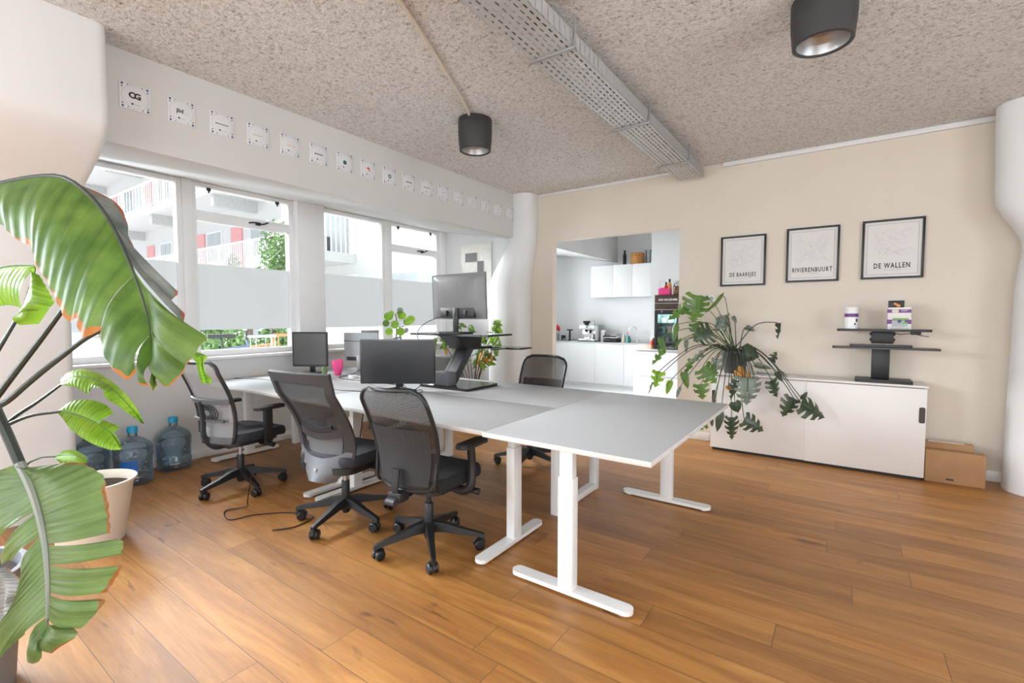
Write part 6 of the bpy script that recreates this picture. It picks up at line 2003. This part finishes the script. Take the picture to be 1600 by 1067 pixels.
for k in range(7):
    a = rnd.uniform(0, 2 * PI); L = rnd.uniform(0.2, 0.5)
    s = MB0 + Vector((rnd.uniform(-.06, .06), rnd.uniform(-.06, .04), 0))
    bx = rnd.uniform(-0.3, 0.35)
    petiole(mon, [s, s + Vector((bx * 0.4, -0.12, 0.06)), s + Vector((bx * 0.8, -0.20, -0.10)), s + Vector((bx, -0.22, -0.22 - L * 0.3))], 0.005, 0.003)

# ------------------------------------------------------------ pilea on the far desks
pp = at(622, 575, y=3.30); pp.z = TZ
pp = Vector((-3.58, 3.25, TZ))
pil = thing('pilea_plant', 'small pilea with round green leaves behind the wide black monitor', 'plant', tuple(pp))
pot = BM(); lathe(pot, [(0.045, 0), (0.047, 0.004), (0.060, 0.10), (0.056, 0.10), (0.05, 0.08)], n=28)
obj('pot', pot, 'trim_white', pil)
top = at(620, 500, y=3.25)
bm = BM(); stemp = catmull([pp + Vector((0, 0, 0.08)), at(617, 560, y=3.25), at(619, 525, y=3.26), at(620, 505, y=3.26), at(618, 491, y=3.25)], 5)
tube(bm, [p - pp for p in stemp], 0.0055, n=7); stm = obj('stem', bm, 'bark', pil)
for (px, py, r, mat) in ((607, 494, 6.5, 'leaf_bright'), (610, 490, 5.5, 'leaf_bright'), (628, 493, 6, 'leaf_bright'), (640, 500, 8, 'leaf_bright'), (636, 503, 5, 'leaf_mgreen'), (617, 507, 6, 'leaf_bright'), (603, 505, 5, 'leaf_mgreen'), (608, 518, 5.5, 'leaf_bright'), (626, 518, 6, 'leaf_bright'), (625, 485, 4.5, 'leaf_grey'), (623, 488, 3, 'leaf_mgreen'), (634, 516, 4, 'leaf_grey')):
    c = at(px, py, y=3.25 + rnd.uniform(-0.04, 0.04)); rr = r * 5.0 / FPX * 1.05
    n_ = (-_fw + Vector((rnd.uniform(-.5, .5), rnd.uniform(-.3, .3), rnd.uniform(0.0, .6)))).normalized()
    X = n_.orthogonal().normalized(); Y = n_.cross(X)
    bm = BM(); uvl = bm.loops.layers.uv.verify()
    cv = bm.verts.new(c - n_ * 0.004 - pp); rs = [[bm.verts.new(c + (X * math.cos(2 * PI * k / 20) + Y * math.sin(2 * PI * k / 20)) * rr * q - n_ * 0.003 * q * q - pp) for k in range(20)] for q in (0.5, 1.0)]
    for k in range(20):
        f = bm.faces.new((cv, rs[0][k], rs[0][(k + 1) % 20]))
        for lp, u in zip(f.loops, (0.1, 0.5, 0.5)): lp[uvl].uv = (u, k / 20)
        f = bm.faces.new((rs[0][k], rs[1][k], rs[1][(k + 1) % 20], rs[0][(k + 1) % 20]))
        for lp, u in zip(f.loops, (0.5, 1, 1, 0.5)): lp[uvl].uv = (u, k / 20)
    lf = obj('leaf', bm, mat, pil)
    s0 = min(stemp, key=lambda p: abs(p.z - (c.z + 0.01)))
    bm = BM(); tube(bm, [p - pp for p in catmull([s0, s0.lerp(c, 0.5) + Vector((0, 0, 0.01)), c], 4)], 0.0018, n=5); obj('leaf_stalk', bm, 'stem_green', lf)

# ------------------------------------------------------------ leafy plant in a felt planter by the last window
gp = Vector((-4.55, 4.75, 0))
t = thing('felt_planter', 'grey felt planter box on legs near the last window', 'planter', tuple(gp))
bm = BM()
box(bm, -0.30, -0.16, 0.50, 0.30, 0.16, 0.86, bev=0.01)
obj('box_body', bm, 'felt', t)
for sx in (-1, 1):
    for sy in (-1, 1):
        bm = BM(); box(bm, sx * 0.27 - 0.015, sy * 0.13 - 0.015, 0, sx * 0.27 + 0.015, sy * 0.13 + 0.015, 0.50, bev=0.003)
        obj('leg', bm, 'metal_grey', t)
lp_ = Vector((-3.92, 4.72, 0))
ficus = thing('leafy_plant', 'bushy light green plant with a few yellowed leaves beside the tall riser', 'plant', tuple(lp_))
bm = BM(); lathe(bm, [(0.10, 0), (0.105, 0.005), (0.14, 0.30), (0.135, 0.30), (0.12, 0.25)], n=32); obj('pot', bm, 'pot_grey', ficus)
bm = BM(); lathe(bm, [(0.12, 0.22), (0.125, 0.27), (0.002, 0.275)], n=24); obj('soil', bm, 'soil', ficus)
rnd = random.Random(5)
nl = 0
for k in range(13):
    a = 2 * PI * k / 13 + rnd.uniform(-.2, .2)
    tipx, tipz = rnd.uniform(-0.42, 0.40), rnd.uniform(0.95, 1.36)
    tip = Vector((tipx, rnd.uniform(-0.25, 0.25), tipz))
    pts = catmull([Vector((0.03 * math.cos(a), 0.03 * math.sin(a), 0.27)), Vector((tip.x * 0.3, tip.y * 0.3, 0.65)), tip, tip + Vector((0.08 * (1 if tip.x > 0 else -1), 0, -0.08))], 6)
    bm = BM(); tube(bm, pts, [0.006 - 0.004 * i / (len(pts) - 1) for i in range(len(pts))], n=6); br = obj('branch', bm, 'bark', ficus)
    for j in range(7):
        s = pts[int((0.45 + 0.54 * j / 6) * (len(pts) - 1))]
        if nl >= 92: break
        nl += 1
        d = Vector((rnd.uniform(-1, 1), rnd.uniform(-0.7, 0.7), rnd.uniform(-1.2, -0.1))).normalized()
        L = rnd.uniform(0.09, 0.14)
        nn = Vector((rnd.uniform(-.6, .6), -1, rnd.uniform(0, .8)))
        m_ = 'leaf_bright' if rnd.random() < 0.5 else 'leaf_mgreen'
        if s.z < 1.0 and rnd.random() < 0.30: m_ = 'leaf_orange'
        lf = monstera_leaf(ficus, lp_ + s + d * 0.015, lp_ + s + d * (L + 0.015), nn, L * 0.48, m_, 1, curl=0.3)
        lf.parent = br
# ------------------------------------------------------------ outside: courtyard, gallery building, trees, bicycles
bm = BM(); box(bm, -60, -30, -0.25, -5.46, 40, 0.17)
struct('ground', bm, 'ext_ground', 'grey paved courtyard outside the windows', 'ground', smooth=False)
GY = 7.5      # edge of the galleries; the fronts stand 1.6 m further back
bld = thing('apartment_building', 'white gallery apartment building with red doors across the courtyard', 'building', (-20, 9.1, -0.12))
O = Vector((-20, 9.1, -0.12))
def eb(bm, x0, y0, z0, x1, y1, z1, bev=0): box(bm, x0 - O.x, y0 - O.y, z0 - O.z, x1 - O.x, y1 - O.y, z1 - O.z, bev=bev)
bm = BM(); eb(bm, -44, 9.1, -0.12, -13.3, 12.5, 9.3); obj('facade', bm, 'ext_white', bld)
DECKS = (2.72, 5.82, 8.9)
for z in DECKS:
    bm = BM(); eb(bm, -44, GY, z - 0.22, -13.4, 9.1, z); dk = obj('gallery_deck', bm, 'ext_white', bld)
    bm = BM()
    for x in range(-43, -13, 1):
        eb(bm, x - 0.0, GY - 0.06, z - 0.12, x + 0.75, GY - 0.001, z - 0.03)
    obj('deck_edge', bm, 'ext_rail', dk)
    for x in (-40, -34.5, -29, -23.5, -18, -14):
        bm = BM(); eb(bm, x, GY + 0.1, z - 0.62, x + 0.22, 9.1, z - 0.221); obj('beam', bm, 'ext_grey', dk)
def railing(z, x0, x1, parent, y=GY, h=1.08, step=0.13):
    bm = BM(); eb(bm, x0, y + 0.01, z + h - 0.05, x1, y + 0.06, z + h); rl = obj('railing', bm, 'ext_rail', parent)
    bm = BM(); eb(bm, x0, y + 0.015, z + 0.08, x1, y + 0.05, z + 0.12); 
    n = int((x1 - x0) / step)
    for k in range(n):
        x = x0 + (x1 - x0) * (k + 0.5) / n
        eb(bm, x - 0.010, y + 0.02, z + 0.10, x + 0.010, y + 0.04, z + h - 0.04)
    b = obj('balusters', bm, 'ext_rail', rl, smooth=False)
    bm = BM()
    k = x0
    while k < x1:
        eb(bm, k, y + 0.005, z, k + 0.05, y + 0.065, z + h); k += 2.2
    obj('rail_posts', bm, 'ext_rail', rl, smooth=False)
    return rl
railing(2.72, -24.0, -13.5, bld); railing(2.72, -44.0, -24.2, bld, step=0.30); railing(5.82, -24.0, -13.5, bld, step=0.2); railing(5.82, -44, -24.2, bld, step=0.35)
for z in (2.72, 5.82):
    for x in (-38, -33.5, -28.5, -23.0, -19.8, -16.0):
        bm = BM(); eb(bm, x, 9.04, z, x + 0.85, 9.099, z + 2.15); obj('door', bm, 'ext_red', bld)
    for x in (-36.3, -31.5, -26.8, -21.9, -18.3, -14.9):
        bm = BM(); eb(bm, x, 9.05, z + 0.9, x + 1.3, 9.099, z + 2.15); f = obj('window', bm, 'ext_rail', bld)
        bm = BM(); eb(bm, x + 0.07, 9.03, z + 0.97, x + 0.62, 9.049, z + 2.08); eb(bm, x + 0.69, 9.03, z + 0.97, x + 1.23, 9.049, z + 2.08); obj('pane', bm, 'ext_glass', f)
for x in (-36, -28, -20, -15.8):
    bm = BM(); eb(bm, x, 9.05, 0.2, x + 2.2, 9.099, 2.2); f = obj('window', bm, 'ext_rail', bld)
    bm = BM(); eb(bm, x + 0.1, 9.03, 0.3, x + 2.1, 9.049, 2.1); obj('pane', bm, 'ext_glass', f)

O = Vector((-9, 7.5, -0.12))
wing = thing('side_wing', 'plain white wing with a strip of windows and a railed balcony', 'building', tuple(O))
bm = BM(); eb(bm, -11.6, 7.5, -0.12, -5.6, 13, 9.3); obj('wall', bm, 'ext_white', wing)
for x0, x1 in ((-12.9, -11.6),):
    bm = BM(); eb(bm, x0, 8.6, -0.12, x1, 13, 9.3); obj('side_wall', bm, 'ext_grey', wing)
for x0, x1 in ((-11.2, -10.0), (-9.0, -7.8), (-7.5, -6.2)):
    bm = BM(); eb(bm, x0 - 0.05, 7.47, 1.93, x1 + 0.05, 7.499, 2.45); f = obj('window', bm, 'ext_rail', wing)
    bm = BM(); eb(bm, x0, 7.45, 1.98, x1, 7.469, 2.40); obj('pane', bm, 'ext_glass', f)
bm = BM(); eb(bm, -11.9, 6.55, 2.72, -10.0, 7.5, 2.95); eb(bm, -11.9, 6.55, 2.60, -11.75, 7.5, 2.72); bal = obj('balcony', bm, 'ext_grey', wing)
bm = BM()
for a, b_ in (((-11.9, 6.56), (-10.0, 6.56)), ((-10.02, 6.56), (-10.02, 7.5)), ((-11.88, 6.56), (-11.88, 7.5))):
    L = math.hypot(b_[0] - a[0], b_[1] - a[1]); n = int(L / 0.12)
    for k in range(n + 1):
        x, y = a[0] + (b_[0] - a[0]) * k / n, a[1] + (b_[1] - a[1]) * k / n
        eb(bm, x - 0.011, y - 0.011, 2.95, x + 0.011, y + 0.011, 3.80)
    eb(bm, min(a[0], b_[0]) - 0.02, min(a[1], b_[1]) - 0.02, 3.80, max(a[0], b_[0]) + 0.02, max(a[1], b_[1]) + 0.02, 3.85)
obj('balcony_railing', bm, 'ext_rail', bal, smooth=False)
bm = BM(); eb(bm, -11.75, 6.60, 2.951, -11.7, 6.65, 5.2); eb(bm, -10.05, 6.60, 2.951, -10.0, 6.65, 5.2); eb(bm, -11.75, 6.60, 4.4, -10.0, 6.64, 4.45)
obj('balcony_frame', bm, 'ext_rail', bal, smooth=False)
bm = BM(); eb(bm, -11.5, 7.46, 3.0, -10.3, 7.499, 5.0); f = obj('balcony_door', bm, 'ext_glass', wing)
bm = BM(); box(bm, -0.45, -0.18, 0, 0.45, 0.18, 0.42, bev=0.03)
o = obj('balcony_planter', bm, 'pot_grey'); o.location = (-10.9, 6.95, 2.951); tag(o, 'dark planter box on the balcony of the white wing', 'planter')

def leaf_cloud(bm, c, rad, n, size, seed):
    r = random.Random(seed)
    for k in range(n):
        u = Vector((r.gauss(0, 1), r.gauss(0, 1), r.gauss(0, 1))).normalized() * (r.random() ** 0.4)
        p = Vector(c) + Vector((u.x * rad[0], u.y * rad[1], u.z * rad[2]))
        a = Vector((r.uniform(-1, 1), r.uniform(-1, 1), r.uniform(-1, 1))).normalized(); b_ = a.orthogonal().normalized()
        s = size * r.uniform(0.6, 1.3)
        bm.faces.new([bm.verts.new(p + q) for q in (-a * s, b_ * s * 0.45, a * s, -b_ * s * 0.45)])
def tree(label, loc, h, rads, n, size, seed, name='tree'):
    t = thing(name, label, 'tree' if name == 'tree' else 'bush', loc)
    bm = BM(); tube(bm, catmull([(0, 0, 0), (0.05, 0.02, h * 0.4), (0, 0, h * 0.8)], 4), [0.09, 0.03], n=8); obj('trunk', bm, 'ext_trunk', t)
    bm = BM()
    r = random.Random(seed)
    for k in range(6):
        c = (r.uniform(-.5, .5) * rads[0], r.uniform(-.5, .5) * rads[1], h * 0.75 + r.uniform(-.6, .6) * rads[2])
        leaf_cloud(bm, c, [q * 0.6 for q in rads], n // 6, size, seed + k)
    obj('foliage', bm, 'ext_leaf', t, smooth=False)
p = at(436, 385, x=-9.5)
tree('slender light green tree in the courtyard behind the second window', (p.x, p.y, 0.17), p.z + 0.1, (0.62, 0.62, 1.0), 2600, 0.05, 3)
for k, (px, x, hh, lab) in enumerate(((342, -8.6, 0.95, 'low green bush outside beneath the second window, its left one'), (440, -8.4, 1.0, 'low green bush outside beneath the second window, its right one'), (388, -12.2, 2.2, 'rounded green shrub behind the bicycles below the slender tree'), (190, -12, 1.4, 'low shrub outside at the far left window'))):
    p = at(px, 500, x=x)
    tree(lab, (p.x, p.y, 0.17), hh, (0.6, 0.42, 0.38), 1500, 0.05, 20 + k, 'bush')
# small plant pots on the gallery
for k, x in enumerate((-20.6, -16.8)):
    t = thing('gallery_plant', ('potted plant on the first gallery, the farther one', 'potted plant on the first gallery, the nearer one')[k], 'plant', (x, 7.75, 2.721))
    bm = BM(); lathe(bm, [(0.14, 0), (0.2, 0.3), (0.18, 0.3)], n=16); obj('pot', bm, 'pot_grey', t)
    bm = BM(); leaf_cloud(bm, (0, 0, 0.5), (0.3, 0.2, 0.28), 160, 0.06, 50 + k); obj('foliage', bm, 'ext_leaf', t, smooth=False)
t = thing('gallery_plant', 'tall thin plant on the railed balcony', 'plant', (-11.0, 6.95, 3.372))
bm = BM(); tube(bm, [(0, 0, 0), (0.02, 0, 0.9)], 0.02, n=6); obj('stem', bm, 'bark', t)
bm = BM(); leaf_cloud(bm, (0, 0, 0.75), (0.28, 0.25, 0.45), 150, 0.06, 70); obj('foliage', bm, 'ext_leaf', t, smooth=False)

def bicycle(label, loc, rz, frame):
    t = thing('bicycle', label, 'bicycle', loc, rz)
    wr = 0.34
    for x in (-0.53, 0.53):
        bm = BM(); tube(bm, [(x + wr * math.cos(2 * PI * k / 32), 0, wr + 0.018 + wr * math.sin(2 * PI * k / 32)) for k in range(32)], 0.018, n=8, closed=True)
        for k in range(0, 16):
            a = 2 * PI * k / 16; tube(bm, [(x, 0, wr + 0.018), (x + wr * math.cos(a), 0, wr + 0.018 + wr * math.sin(a))], 0.0015, n=4, cap=False)
        obj('wheel', bm, 'rubber', t)
    z = wr + 0.018
    BBk, ST, HT = Vector((-0.10, 0, 0.30)), Vector((-0.22, 0, 0.78)), Vector((0.36, 0, 0.86))
    bm = BM()
    for a, b_ in ((BBk, ST), (BBk, HT - Vector((-0.03, 0, 0.12))), (ST, HT), (BBk, Vector((-0.53, 0, z))), (ST, Vector((-0.53, 0, z))), (HT + Vector((-0.01, 0, 0.08)), Vector((0.44, 0, 0.62))), (Vector((0.44, 0, 0.62)), Vector((0.53, 0, z)))):
        tube(bm, [a, b_], 0.016, n=8)
    obj('frame', bm, frame, t)
    bm = BM(); tube(bm, catmull([(0.20, -0.30, 1.10), (0.32, -0.26, 1.11), (0.36, -0.08, 1.06), (0.36, 0.08, 1.06), (0.32, 0.26, 1.11), (0.20, 0.30, 1.10)], 5), 0.013, n=8); tube(bm, [(0.355, 0, 0.94), (0.36, 0, 1.06)], 0.014, n=8)
    obj('handlebar', bm, 'black', t)
    bm = BM(); tube(bm, [(-0.22, 0, 0.78), (-0.25, 0, 0.95)], 0.013, n=8); prism(bm, [(-0.38, -0.09), (-0.36, 0.09), (-0.22, 0.05), (-0.08, 0.02), (-0.08, -0.02), (-0.22, -0.05)], 'z', 0.95, 1.0)
    obj('saddle', bm, 'black', t)
    bm = BM(); lathe(bm, [(0.10, -0.01), (0.10, 0.01)], n=20, mat=Matrix.Translation((-0.10, -0.05, 0.30)) @ Matrix.Rotation(PI / 2, 4, 'X')); obj('chainring', bm, 'metal_grey', t)
    bm = BM(); tube(bm, [(p[0] + 0.52, p[1], 0.98) for p in rounded(0.30, 0.34, 0.05, 4)], 0.013, n=6, closed=True); tube(bm, [(p[0] + 0.52, p[1], 0.78) for p in rounded(0.26, 0.30, 0.05, 4)], 0.009, n=6, closed=True)
    for q in rounded(0.28, 0.32, 0.05, 1): tube(bm, [(q[0] + 0.52, q[1], 0.78), (q[0] + 0.52, q[1], 0.98)], 0.005, n=5)
    obj('front_carrier', bm, 'bike_orange' if frame == 'bike_orange' else 'metal_grey', t)
    return t
bicycle('dark blue bicycle parked outside the second window', (-6.25, 2.62, 0.17), R(75), 'bike_blue')
bicycle('bicycle with orange red frame and carrier parked outside the second window', (-6.55, 3.10, 0.17), R(60), 'bike_orange')
bicycle('dark bicycle parked outside the last window', (-6.5, 5.4, 0.17), R(85), 'black_soft')
